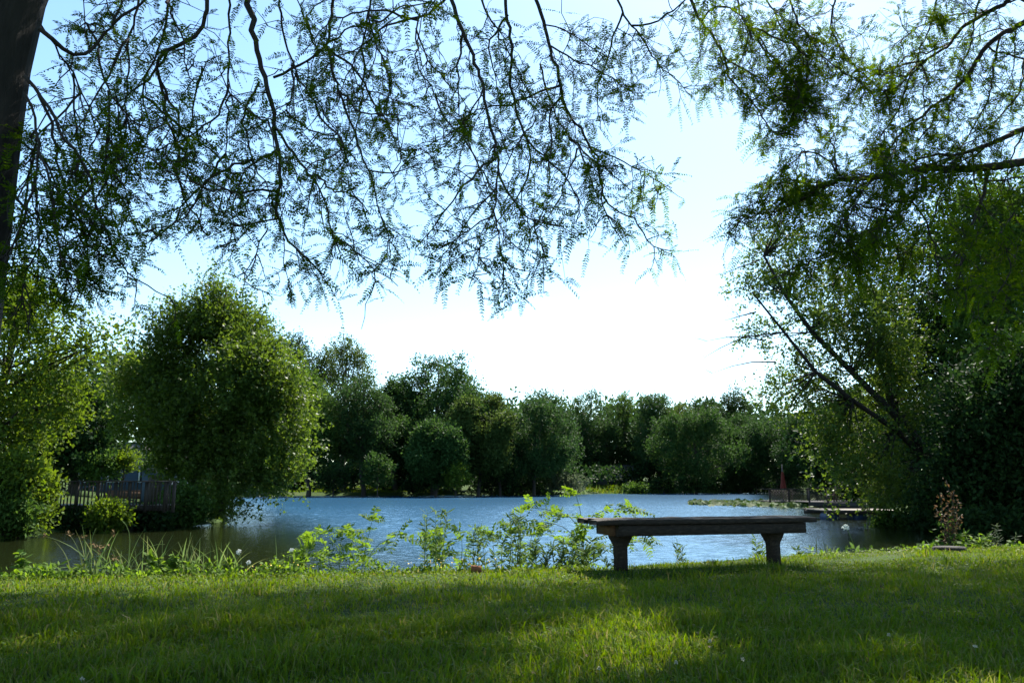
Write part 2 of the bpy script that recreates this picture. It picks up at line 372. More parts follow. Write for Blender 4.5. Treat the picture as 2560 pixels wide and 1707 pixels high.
def trunk_and_limbs(mb, base, r0, lobes, pos, nbr=40, path=None, g=rng, split=.35, tw=.012):
    lobes = np.asarray(lobes, float); base = np.asarray(base, float)
    w = lobes[:, 3] * lobes[:, 5]; top = (lobes[:, :3] * w[:, None]).sum(0) / w.sum()
    zt = (lobes[:, 2] + lobes[:, 5] * .5).max()
    if path is None:
        end = np.array([top[0], top[1], zt]); tt = np.linspace(0, 1, 8)[:, None]
        path = base * (1 - tt) + end * tt
        path[1:-1, :2] += g.normal(0, .012 * np.linalg.norm(end - base), (6, 2))
    path = np.asarray(path, float); n = len(path)
    rr = r0 * (1 - .9 * np.linspace(0, 1, n)); rr[0] *= 1.35
    mb.tube(path, rr, 8)
    L_ = np.linspace(0, 1, n)
    joints = []
    for lb in (lobes if len(lobes) < 24 else lobes[g.choice(len(lobes), 24, replace=False)]):
        f = g.uniform(split, .75); p0 = np.array([np.interp(f, L_, path[:, a]) for a in range(3)])
        if p0[2] > lb[2]: 
            f = max(.15, f * .6); p0 = np.array([np.interp(f, L_, path[:, a]) for a in range(3)])
        p2 = lb[:3]; p1 = (p0 + p2) / 2 + np.array([0, 0, .12 * np.linalg.norm(p2 - p0)]) * g.uniform(-.3, 1)
        q = np.linspace(0, 1, 6)[:, None]; c = (1 - q) ** 2 * p0 + 2 * q * (1 - q) * p1 + q * q * p2
        rb = r0 * (1 - .8 * f) * .5
        mb.tube(c, (rb, rb * .35), 5); joints.append((c, rb * .4))
    if len(pos) and nbr:
        cen = np.array([c[-1] for c, _ in joints])
        for p_ in pos[g.choice(len(pos), min(nbr, len(pos)), replace=False)]:
            kk = np.argmin(np.linalg.norm(cen - p_, axis=1)); c, rb = joints[kk]; a = c[g.integers(2, 6)]
            mid = (a + p_) / 2 + g.normal(0, .06 * np.linalg.norm(p_ - a), 3)
            mb.tube([a, mid, p_], (max(rb * .5, tw), tw * .6), 4)

def tree(name, label, cat, base, r0, lobes, n, m, slen, leaf, mat, nbr=40, group=None, path=None, bark='far_bark', g=None, **kw):
    g = g or np.random.default_rng(abs(hash_(label)) % 100000)
    t = thing(name, label, cat, base, group)
    mb = MB(); pos = crown_sprays(mb, lobes, n, m, slen, leaf, g=g, **kw)
    mw = MB(); trunk_and_limbs(mw, np.array(base) - [0, 0, .15], r0, lobes, pos, nbr, path, g)
    mw.build('trunk', M[bark], t, smooth=True); mb.build('crown', M[mat], t)
    return t
def hash_(s):
    v = 0
    for ch in s: v = (v * 131 + ord(ch)) % 1000003
    return v
def sublobes(lobes, k, f, g, keep=.72, out_=(.62, 1.0)):
    "break smooth lobes into clumps of foliage"
    out = []
    for lb in lobes:
        c, r = np.array(lb[:3]), np.array(lb[3:6]); out.append([*c, *(r * keep)])
        dr = rnd(k, g)
        for q in dr:
            ff = f * g.uniform(.6, 1.35); out.append([*(c + q * r * g.uniform(*out_)), *(r.mean() * ff * np.array([1, 1, .8]))])
    return out
def lob(x, y, d, rx, ry, rd=None):
    c = P(x, y, d); k = d / F
    return [*c, rx * k, (rd if rd is not None else (rx + ry) / 2 * k), ry * k]
def auto_lobes(x, ytop, hw, ybot, d, g, n=9):
    "lobes of a broadleaf crown filling a pixel box at depth d"
    cy = (ytop + ybot) / 2; hh = (ybot - ytop) / 2
    L_ = [lob(x, cy + .1 * hh, d, hw * .62, hh * .72)]
    for i in range(n):
        a = -math.pi / 2 + (i - (n - 1) / 2) / n * 1.75 * math.pi
        rr = g.uniform(.26, .42)
        L_.append(lob(x + math.cos(a) * hw * (1 - rr) * g.uniform(.9, 1.05), cy + math.sin(a) * hh * (1 - rr) * g.uniform(.9, 1.04), d + g.uniform(-2, 2) * hw * d / F * .4, hw * rr, hh * rr * g.uniform(.75, 1)))
    return L_

def far_tree(x, ytop, hw, ybot, d, mat, label, n=1900, m=13, gap=.10, name='broadleaf_tree', r0=None, tx=None, leaf=.30, group='trees along the far shore', up=.5, nb=9, **kw):
    g = np.random.default_rng(hash_(label))
    hw *= 1.1 if d < 125 else 1.22; ybot = max(ybot, g.uniform(1200, 1222)) if ytop > 880 else ybot + 40
    X = float(P(x if tx is None else tx, 1209, d)[0]); b = (X, d, h1(X, d))
    L_ = sublobes(auto_lobes(x, ytop, hw, ybot, d, g, nb), 6, .42, g)
    H = float(P(x, ytop, d)[2] - b[2])
    return tree(name, label, 'tree', b, r0 or .016 * H + .06, L_, n, m, 1.15, leaf, mat, 46, group, g=g, gap=gap, gapsc=2.4, up=up, **kw)

FAR = [
 # x, ytop, halfwidth, ybottom, depth, material, label
 (740, 828, 62, 1120, 116, 'dark', 'tall dark tree rising just right of the big maple top'),
 (858, 836, 76, 1080, 113, 'olive', 'tall airy tree with bare limbs showing in its crown'),
 (770, 925, 62, 1190, 103, 'mid', 'fresh green tree tucked against the right side of the maple'),
 (905, 935, 74, 1190, 107, 'blue', 'rounded tree below the airy tall tree on the far shore'),
 (990, 960, 70, 1200, 114, 'dark', 'black green tree left of the tallest domed crown'),
 (1085, 886, 122, 1120, 111, 'farmid', 'tallest domed tree of the middle far shore'),
 (1200, 985, 78, 1190, 106, 'olive', 'olive tree on the right flank of the domed tree'),
 (1090, 1055, 62, 1215, 101, 'farmid', 'slender pale green tree in front of the domed tree'),
 (1250, 1080, 62, 1215, 108, 'dark', 'dark low tree between the olive tree and the broad one'),
 (1232, 988, 30, 1100, 140, 'blue', 'small distant tree top in the notch of the skyline'),
 (1335, 1005, 92, 1215, 110, 'blue', 'broad dark green tree bulging over the far water edge'),
 (1365, 968, 62, 1160, 131, 'blue', 'tree top behind the broad dark tree'),
 (1480, 970, 62, 1190, 152, 'blue', 'bluish tree with double top right of the broad dark tree'),
 (1440, 1040, 55, 1205, 147, 'dark', 'dim tree filling the gap beside the broad dark tree'),
 (1560, 980, 56, 1190, 157, 'mid', 'paler green tree in the middle of the right skyline'),
 (1642, 968, 50, 1150, 147, 'blue', 'knobbly topped tree standing over the right skyline'),
 (1625, 1040, 58, 1195, 153, 'blue', 'bluish tree left of the spreading shore tree'),
 (1700, 1000, 40, 1150, 147, 'olive', 'thin yellowish tree top behind the spreading shore tree'),
 (1742, 1030, 108, 1205, 131, 'farmid', 'spreading tree leaning over the far grassy shore'),
 (1768, 984, 42, 1150, 150, 'dark', 'pointed dark tree top behind the spreading tree'),
 (1838, 968, 46, 1120, 152, 'dark', 'flat topped dark tree at the right end of the skyline'),
 (1850, 1030, 62, 1215, 140, 'blue', 'shadowy tree right of the spreading shore tree'),
 (1940, 1040, 70, 1215, 132, 'blue', 'shadowy tree behind the red umbrella'),
 (2040, 1020, 80, 1215, 126, 'dark', 'dark tree behind the wooden pier'),
]
for a in FAR:
    kw = {}
    if 'airy' in a[6]: kw = dict(gap=.26, n=1700, leaf=.28)
    if 'domed' in a[6]: kw = dict(gap=.08, n=4600, leaf=.33)
    if a[2] > 90: kw['n'] = 3000
    far_tree(*a, **kw)
# low growth on the far shore, each bush a thing
def bush(x, ytop, hw, ybot, d, mat, label, n=240, m=9, leaf=.32, name='bush', cat='bush', group=None, slen=.7, up=.5, gap=.2, nb=6, inner=.35, tpl=QUAD, wl=.6, jit=.6):
    g = np.random.default_rng(hash_(label)); X = float(P(x, ybot, d)[0])
    L_ = auto_lobes(x, ytop, hw, ybot, d, g, nb)
    b = (X, d, h1(X, d))
    return tree(name, label, cat, b, .04 + hw * d / F * .03, L_, n, m, slen, leaf, mat, 14, group, g=g, gap=gap, gapsc=1.2, up=up, inner=inner, tpl=tpl, wl=wl, jit=jit)
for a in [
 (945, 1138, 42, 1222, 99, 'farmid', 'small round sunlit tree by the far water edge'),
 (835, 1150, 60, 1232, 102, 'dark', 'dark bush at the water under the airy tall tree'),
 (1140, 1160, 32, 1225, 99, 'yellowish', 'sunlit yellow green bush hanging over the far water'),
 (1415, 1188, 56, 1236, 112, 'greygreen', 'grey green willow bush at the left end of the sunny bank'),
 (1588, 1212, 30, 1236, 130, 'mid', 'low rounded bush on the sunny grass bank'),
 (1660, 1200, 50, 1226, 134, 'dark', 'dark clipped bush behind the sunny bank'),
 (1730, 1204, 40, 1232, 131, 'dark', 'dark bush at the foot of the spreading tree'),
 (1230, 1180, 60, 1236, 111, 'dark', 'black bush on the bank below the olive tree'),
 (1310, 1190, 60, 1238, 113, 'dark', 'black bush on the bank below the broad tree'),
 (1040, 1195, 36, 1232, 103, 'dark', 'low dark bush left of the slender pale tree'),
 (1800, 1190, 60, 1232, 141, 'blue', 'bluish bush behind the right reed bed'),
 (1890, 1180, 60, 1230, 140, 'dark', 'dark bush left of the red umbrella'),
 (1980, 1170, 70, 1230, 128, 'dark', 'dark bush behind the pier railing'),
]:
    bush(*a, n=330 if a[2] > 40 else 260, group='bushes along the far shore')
# the wood behind, one mass
mb = MB(); g = np.random.default_rng(5); L_ = []
for x in np.arange(560, 2300, 48):
    d = g.uniform(158, 172); L_.append(lob(x + g.uniform(-15, 15), g.uniform(1090, 1130), d, 48, g.uniform(80, 105)))
crown_sprays(mb, L_, 6000, 9, 2.2, .95, g=g, gap=.05, gapsc=3, inner=.2)
tag(mb.build('far_woodland', M['blue']), 'deep green wood closing off the land behind the far shore', 'wood', kind='stuff')
# undergrowth mass under the far trees
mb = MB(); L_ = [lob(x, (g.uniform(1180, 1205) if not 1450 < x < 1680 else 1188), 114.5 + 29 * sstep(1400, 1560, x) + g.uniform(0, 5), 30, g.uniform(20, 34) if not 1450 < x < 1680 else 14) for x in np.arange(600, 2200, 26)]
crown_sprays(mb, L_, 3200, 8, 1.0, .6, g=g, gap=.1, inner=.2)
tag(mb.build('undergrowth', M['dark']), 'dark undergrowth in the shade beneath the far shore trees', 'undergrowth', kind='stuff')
# reeds on the far sunny bank
mb = MB()
for x0, x1, n in ((1470, 1640, 60), (1740, 1840, 900), (1860, 1915, 500), (1640, 1740, 200)):
    px = g.uniform(x0, x1, n); d = g.uniform(132, 136, n) + (px - 1500) * .012
    X = (px - 1280) / F * d; c = np.stack([X, d, hf(X, d) - .1], -1)
    mb.inst(*QUAD, c, unit(np.array([0, 0, 1]) + g.normal(0, .18, (n, 3))), unit(np.array([0, -1, .1]) + g.normal(0, .5, (n, 3))), g.uniform(.5, 1.5, n), .16)
tag(mb.build('reed_bed', M['weed']), 'pale reeds and tall grass fringing the far sunny bank', 'reeds', kind='stuff')

mb = MB(); n = 9000; px = np.concatenate([g.uniform(1462, 1690, 6000), g.uniform(720, 1110, 3000)]); d = np.where(px > 1300, g.uniform(132.5, 143, n) + (px - 1500) * .03, g.uniform(112, 120, n)); X = (px - 1280) / F * d
c = np.stack([X, d, hf(X, d) - .03], -1)
mb.inst(*QUAD, c, unit(np.array([0, 0, 1]) + g.normal(0, .35, (n, 3))), unit(np.array([0, -1, .1]) + g.normal(0, .5, (n, 3))), g.uniform(.12, .4, n), .14)
tag(mb.build('far_lawn', M['grass']), 'sunlit grass on the lawns of the far shore', 'grass', kind='stuff')

# ------------------------------------------------------------------ left bank: maple, yellowish tree, dark tree, bushes
d = 35.5
ML = [lob(*a) for a in ((550, 1020, d, 160, 180), (525, 830, d, 75, 95), (430, 935, d, 90, 100), (600, 880, d + .6, 70, 85), (680, 1000, d - 1, 80, 120), (725, 1115, d - 1.2, 64, 80), (700, 1190, d - 2, 70, 60),
     (650, 1190, d - 1.8, 75, 75), (520, 1190, d - 1.5, 95, 85), (390, 1010, d, 95, 130), (540, 755, d, 32, 38), (335, 970, d + 1, 45, 65), (450, 1110, d - 1, 75, 100), (745, 1040, d, 45, 60), (560, 1265, d - 3, 80, 40), (610, 950, d - 2, 90, 110))]
ML = [ML[0]] + [[a_ - (.22 if a_ > -11.2 else 0), b_, c_, d_ * .86, e_ * .9, f_ * .92] for a_, b_, c_, d_, e_, f_ in ML[1:]] + [lob(*a) for a in ((470, 850, 35.5, 75, 75), (600, 840, 35.5, 62, 75), (535, 770, 35.5, 45, 55), (655, 910, 35, 50, 70))]
ML = sublobes(ML, 8, .36, np.random.default_rng(3), .62, (.5, .88))
b = P(545, 1290, 36.0); b = (b[0], b[1], h1(b[0], b[1]))
tree('maple_tree', 'big rounded maple on the left bank, taller than everything beside it', 'tree', b, .28, ML, 7000, 20, 1.2, .15, 'maple', 130,
     up=.85, fz=.085, tpl=TRI, wl=.8, gap=.42, gapsc=1.1, inner=.55, jit=.45, bark='bark')
d = 26
YL = [lob(*a) for a in ((60, 900, d, 110, 150), (-60, 800, d, 120, 180), (150, 890, d - .5, 75, 70), (250, 850, d - .6, 55, 40), (10, 1080, d - .8, 85, 110), (-60, 1050, d, 130, 180), (20, 720, d + 1, 70, 90), (120, 1000, d - .8, 70, 70))]
YL = sublobes(YL, 5, .42, np.random.default_rng(4), .7)
b = (-17.6, 27.2, h1(-17.6, 27.2))
tree('broadleaf_tree', 'sunlit yellow green tree spreading in at the left edge', 'tree', b, .2, YL, 3600, 14, .75, .12, 'yellowish', 120, up=.15, fz=.12, tpl=QUAD, wl=.75, gap=.62, gapsc=.9, inner=.25, bark='bark')
d = 47
DL = [lob(*a) for a in ((170, 1080, d, 110, 110), (240, 1050, d, 60, 90), (120, 1020, d + 1, 80, 70), (200, 1150, d - 1, 110, 50), (90, 1130, d, 80, 70))]
b = (-25.4, 47, h1(-25.4, 47))
tree('broadleaf_tree', 'dark shady tree behind the wooden deck', 'tree', b, .25, DL, 1700, 11, .8, .26, 'dark', 60, gap=.15, gapsc=1.3, inner=.4)
d = 62
tree('broadleaf_tree', 'dim tree behind the blue house, left of the maple', 'tree', (-30, 62, h1(-30, 62)), .25, [lob(330, 1000, d, 90, 90), lob(260, 960, d + 2, 90, 70), lob(150, 960, d, 90, 80), lob(420, 1000, d + 3, 110, 110)], 900, 10, 1.2, .4, 'blue', 40, gap=.15)
for a in [
 (45, 1130, 80, 1345, 24.6, 'yellowish', 'bright leafy bush tumbling down the bank at the left edge', dict(n=1500, leaf=.13, slen=.4, m=10)),
 (10, 1230, 70, 1350, 24.2, 'mid', 'dim bush at the water below the bright leafy bush', dict(n=900, leaf=.13, slen=.35)),
 (272, 1262, 42, 1335, 27.4, 'yellowish', 'bushy shrub in front of the wooden deck post', dict(n=420, leaf=.13, slen=.35)),
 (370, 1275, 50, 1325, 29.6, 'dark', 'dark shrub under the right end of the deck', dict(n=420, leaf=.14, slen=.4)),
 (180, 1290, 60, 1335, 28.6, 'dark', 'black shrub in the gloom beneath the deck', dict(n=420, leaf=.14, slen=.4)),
 (460, 1225, 60, 1318, 31.5, 'mid', 'leafy shrub between the deck end and the maple', dict(n=520, leaf=.15, slen=.4)),
 (310, 1132, 42, 1172, 46, 'yellowish', 'pale garden shrub growing behind the low timber wall', dict(n=260, leaf=.16, slen=.4)),
 (388, 1140, 22, 1185, 44, 'mid', 'small dark garden shrub beside the blue shed', dict(n=140, leaf=.16, slen=.4)),
 (250, 1140, 45, 1200, 45, 'mid', 'bush on the garden lawn left of the timber wall', dict(n=240, leaf=.18, slen=.4)),
]:
    bush(*a[:7], **a[7])

# ------------------------------------------------------------------ right bank trees
d = 31
def pp(pts, d0, d1): 
    pts = np.array(pts, float); return P(pts[:, 0], pts[:, 1], np.linspace(d0, d1, len(pts)))
stem1 = pp([(2395, 1330), (2385, 1230), (2330, 1140), (2230, 1030), (2130, 930), (2030, 830), (1965, 740), (1910, 640)], 31, 30)
stem2 = pp([(2360, 1190), (2240, 1075), (2130, 1000), (2040, 930), (1960, 830), (1880, 730)], 31, 29)
stem3 = pp([(2330, 1140), (2230, 1010), (2195, 900), (2200, 780), (2160, 660)], 31, 32)
RL = [lob(*a) for a in ((1950, 650, d, 85, 95), (2010, 560, d, 95, 90), (1900, 720, d, 60, 60), (2060, 760, d, 115, 110), (1990, 860, d, 100, 80), (2130, 900, d, 130, 110), (1985, 960, d, 95, 70),
      (2080, 1020, d, 120, 80), (2210, 800, d, 110, 130), (2160, 660, d + 1, 120, 110), (1935, 1010, d - .5, 60, 50), (2130, 1130, d - .5, 100, 90), (2050, 1110, d, 60, 70), (2270, 1020, d, 110, 130), (2160, 1220, d - 1, 85, 70), (2260, 1230, d, 90, 80), (1875, 840, d, 40, 25), (1920, 565, d, 60, 40))]
RL = sublobes(RL, 6, .42, np.random.default_rng(6), .62)
t = thing('maple_tree', 'leaning many stemmed maple overhanging the water on the right', 'tree', tuple(stem1[0]))
g = np.random.default_rng(21); mb = MB()
pos = crown_sprays(mb, RL, 4600, 17, .8, .13, fz=.11, up=.35, tpl=TRI, wl=.8, gap=.56, gapsc=.95, inner=.25, g=g)
mw = MB()
for s_, r_ in ((stem1, .2), (stem2, .13), (stem3, .12)): mw.tube(s_, (r_ * 1.0, r_ * .22), 8)
alls = np.concatenate([stem1[2:], stem2[1:], stem3[1:]])
for p_ in pos[g.choice(len(pos), 190, replace=False)]:
    a = alls[np.argmin(np.linalg.norm(alls - p_ + [0, 0, .8], axis=1))]
    mw.tube([a, (a + p_) / 2 + g.normal(0, .12, 3), p_], (.035, .008), 4)
for pts in ([(1905, 850), (1860, 842), (1800, 870), (1763, 892)], [(1960, 830), (1880, 840), (1815, 843), (1768, 852)], [(1940, 905), (1880, 905), (1830, 915), (1780, 933)], [(1900, 650), (1850, 668), (1812, 683)], [(1890, 780), (1850, 790), (1815, 800)]):
    q = pp(pts, 29.5, 29); mw.tube(q, (.03, .006), 4)
    for k_ in range(5):
        a = q[g.integers(1, len(q))]; mw.tube([a, a + np.array([g.uniform(-.6, .1), g.uniform(-.2, .2), g.uniform(-.3, .45)])], (.008, .003), 3)
mw.build('trunk', M['bark'], t, smooth=True); mb.build('crown', M['maple'], t)
for bx_, by_, mat, label, lobes, n in (
  (19.5, 36, 'dark', 'dense dark tree standing behind the leaning maple', [(2330, 720, 36, 140, 160), (2400, 900, 36, 160, 170), (2310, 1000, 36, 120, 150), (2280, 850, 37, 120, 140), (2420, 1100, 35, 150, 130), (2330, 1200, 35, 120, 90)], 2300),
  (21.5, 33, 'mid', 'leafy tree rising at the far right edge', [(2500, 640, 33, 130, 150), (2440, 560, 34, 110, 100), (2560, 800, 33, 120, 160), (2480, 850, 32, 100, 130), (2600, 600, 33, 120, 170)], 2300),
  (16.5, 26.5, 'dark', 'black green tree shading the right cove', [(2500, 1050, 26, 130, 130), (2440, 1180, 26.5, 100, 110), (2560, 1200, 26, 130, 110), (2600, 1000, 26, 140, 160), (2520, 1270, 26, 120, 60), (2400, 1270, 27, 90, 55)], 2600),
  (27, 60, 'dark', 'dark tree behind the pier landing', [(2090, 1150, 60, 60, 70), (2150, 1100, 60, 90, 110), (2060, 1110, 62, 50, 50), (2200, 1180, 58, 90, 70)], 1000)):
    L_ = [lob(*a) for a in lobes]; dd = by_
    tree('broadleaf_tree', label, 'tree', (bx_, by_, h1(bx_, by_)), .25, L_, int(n * 1.7), 12, .8, .165 if by_ < 40 else .4, mat, 60, gap=.2, gapsc=1.3, inner=.3)
for a in [
 (2230, 1290, 46, 1335, 31, 'mid', 'low bush at the water beside the floating dock', dict(n=260, leaf=.14, slen=.35)),
 (2330, 1285, 60, 1345, 29, 'dark', 'dark bush at the water under the leaning maple', dict(n=420, leaf=.15, slen=.35)),
 (2460, 1285, 90, 1350, 25.2, 'dark', 'dark bush at the water in the right cove', dict(n=520, leaf=.15, slen=.35)),
]:
    bush(*a[:7], **a[7])

# ------------------------------------------------------------------ honey locusts overhead
def fronds(mb, base, dr, length, np_=9, lf=.026, lw=.010, g=rng, droop=.26, stalk=True, tpl=LFT):
    "pinnate leaves: two rows of leaflets on a drooping stalk"
    n = len(base)
    if n == 0: return
    base = np.asarray(base); dr = unit(np.asarray(dr)); length = np.broadcast_to(length, (n,))
    up = unit(np.array([0, 0, 1.]) + g.normal(0, .45, (n, 3))); side = unit(np.cross(dr, up)); up = np.cross(side, dr)
    t = (np.arange(np_) + .8) / np_
    ctr = base[:, None] + dr[:, None] * (t * 1.0)[None, :, None] * length[:, None, None]
    ctr[..., 2] -= droop * (t ** 2)[None] * length[:, None]
    tang = dr[:, None] - np.array([0, 0, 1.]) * (2 * droop * t)[None, :, None]; tang = unit(tang)
    sz = (lf * (1 - .45 * np.abs(t - .45) / .55))[None] * (length / length.mean())[:, None] ** .5
    sd_ = np.broadcast_to(side[:, None], ctr.shape); upx = np.broadcast_to(up[:, None], ctr.shape)
    for s_ in (-1, 1):
        a = unit(sd_ * s_ + tang * .45 + g.normal(0, .16, ctr.shape) - np.array([0, 0, .15]))
        nn = unit(upx + g.normal(0, .3, ctr.shape))
        k_ = sz * g.uniform(.8, 1.15, sz.shape)
        mb.inst(*tpl, ctr.reshape(-1, 3), a.reshape(-1, 3), nn.reshape(-1, 3), k_.ravel(), (k_ * lw / lf).ravel())
    if stalk:
        p0 = base; p1 = ctr[:, np_ // 2]; p2 = ctr[:, -1]; w = .0011 * (lf / .026)
        for a, b_ in ((p0, p1), (p1, p2)):
            V = np.stack([a - side * w, a + side * w, b_ + side * w, b_ - side * w], 1).reshape(-1, 3)
            k_ = (np.arange(n) * 4)[:, None]; mb.add(V, k_ + np.array([[0, 1, 2, 3]]))
def smooth_path(pts, n):
    pts = np.asarray(pts, float); s_ = np.r_[0, np.cumsum(np.linalg.norm(np.diff(pts, axis=0), axis=1))]
    q = np.linspace(0, s_[-1], n); c = np.stack([np.interp(q, s_, pts[:, a]) for a in range(3)], -1)
    for _ in range(2):
        c[1:-1] = .25 * c[:-2] + .5 * c[1:-1] + .25 * c[2:]
    return c, s_[-1]
ENV = np.array([(-200, 840), (0, 830), (200, 790), (330, 690), (420, 640), (600, 680), (800, 690), (990, 700), (1100, 650), (1200, 710), (1300, 640), (1400, 610), (1520, 560), (1650, 600), (1690, 460), (1700, 200), (1800, 200), (1850, 290), (2000, 330), (2060, 700), (2700, 900)])
def side_bough(c, g, ln=.105):
    "a lesser bough leaving a traced one, wandering down within the tree's lower outline"
    k_ = g.integers(2, max(3, int(len(c) * .75))); a = c[k_]; dr = unit(unit(c[min(k_ + 2, len(c) - 1)] - c[k_ - 1]) + g.normal(0, .62, 3) * [1, .6, .6]); pts = [a]
    for _ in range(g.integers(5, 9)):
        dr = unit(dr + g.normal(0, .3, 3) + np.array([0, 0, -.10])); q = pts[-1] + dr * .16
        px, py, dep = proj(q)
        if py > np.interp(px, ENV[:, 0], ENV[:, 1]) - 45: break
        pts.append(q)
    return np.array(pts)
def leafy_branch(wood, leaf, path3, r0, r1, g, dens=1., twl=.5, frl=.15, lf=.027, bare=.12, fr=1.0):
    n = max(6, int(np.linalg.norm(np.diff(path3, axis=0), axis=1).sum() / .07))
    c, L_ = smooth_path(path3, n); c[1:-1] += g.normal(0, .007, (n - 2, 3))
    wood.tube(c, (r0, r1), 6)
    tg = unit(np.gradient(c, axis=0))
    B, D, LN = [], [], []
    nt_ = int(L_ * 8.0 * dens) + 2
    for q in range(nt_):
        f = bare + (1 - bare) * g.uniform() ** .8; k_ = min(n - 1, int(f * (n - 1)))
        a = c[k_]; dr = unit(tg[k_] * .6 + g.normal(0, .75, 3) + np.array([0, 0, -.14]))
        ln = twl * g.uniform(.35, 1.25) * (1.12 - .68 * f); m_ = 5
        pts = [a]
        for s_ in range(m_):
            dr = unit(dr + g.normal(0, .28, 3) + np.array([0, 0, -.1])); pts.append(pts[-1] + dr * ln / m_)
            if g.uniform() < .52 * fr:
                for _ in range(g.integers(1, 3)):
                    B.append(pts[-1]); D.append(unit(dr * .35 + g.normal(0, .8, 3) + np.array([0, 0, .02]))); LN.append(frl * g.uniform(.55, 1.3))
            if s_ in (1, 2, 3) and g.uniform() < .45:
                d2 = unit(dr * .5 + g.normal(0, .7, 3)); l2 = ln * g.uniform(.25, .55); e = pts[-1] + d2 * l2; md = pts[-1] + d2 * l2 * .5 + g.normal(0, .012, 3)
                wood.tube([pts[-1], md, e], (.003, .0014), 3)
                if g.uniform() < .75 * fr:
                    for w_ in (md, e):
                        B.append(w_); D.append(unit(d2 * .5 + g.normal(0, .75, 3) + np.array([0, 0, .02]))); LN.append(frl * g.uniform(.5, 1.2))
        wood.tube(pts, (max(.0046, r1 * .6), .0018), 4)
    if B: fronds(leaf, np.array(B), np.array(D), np.array(LN), g.integers(10, 13), lf, lf * .36, g)

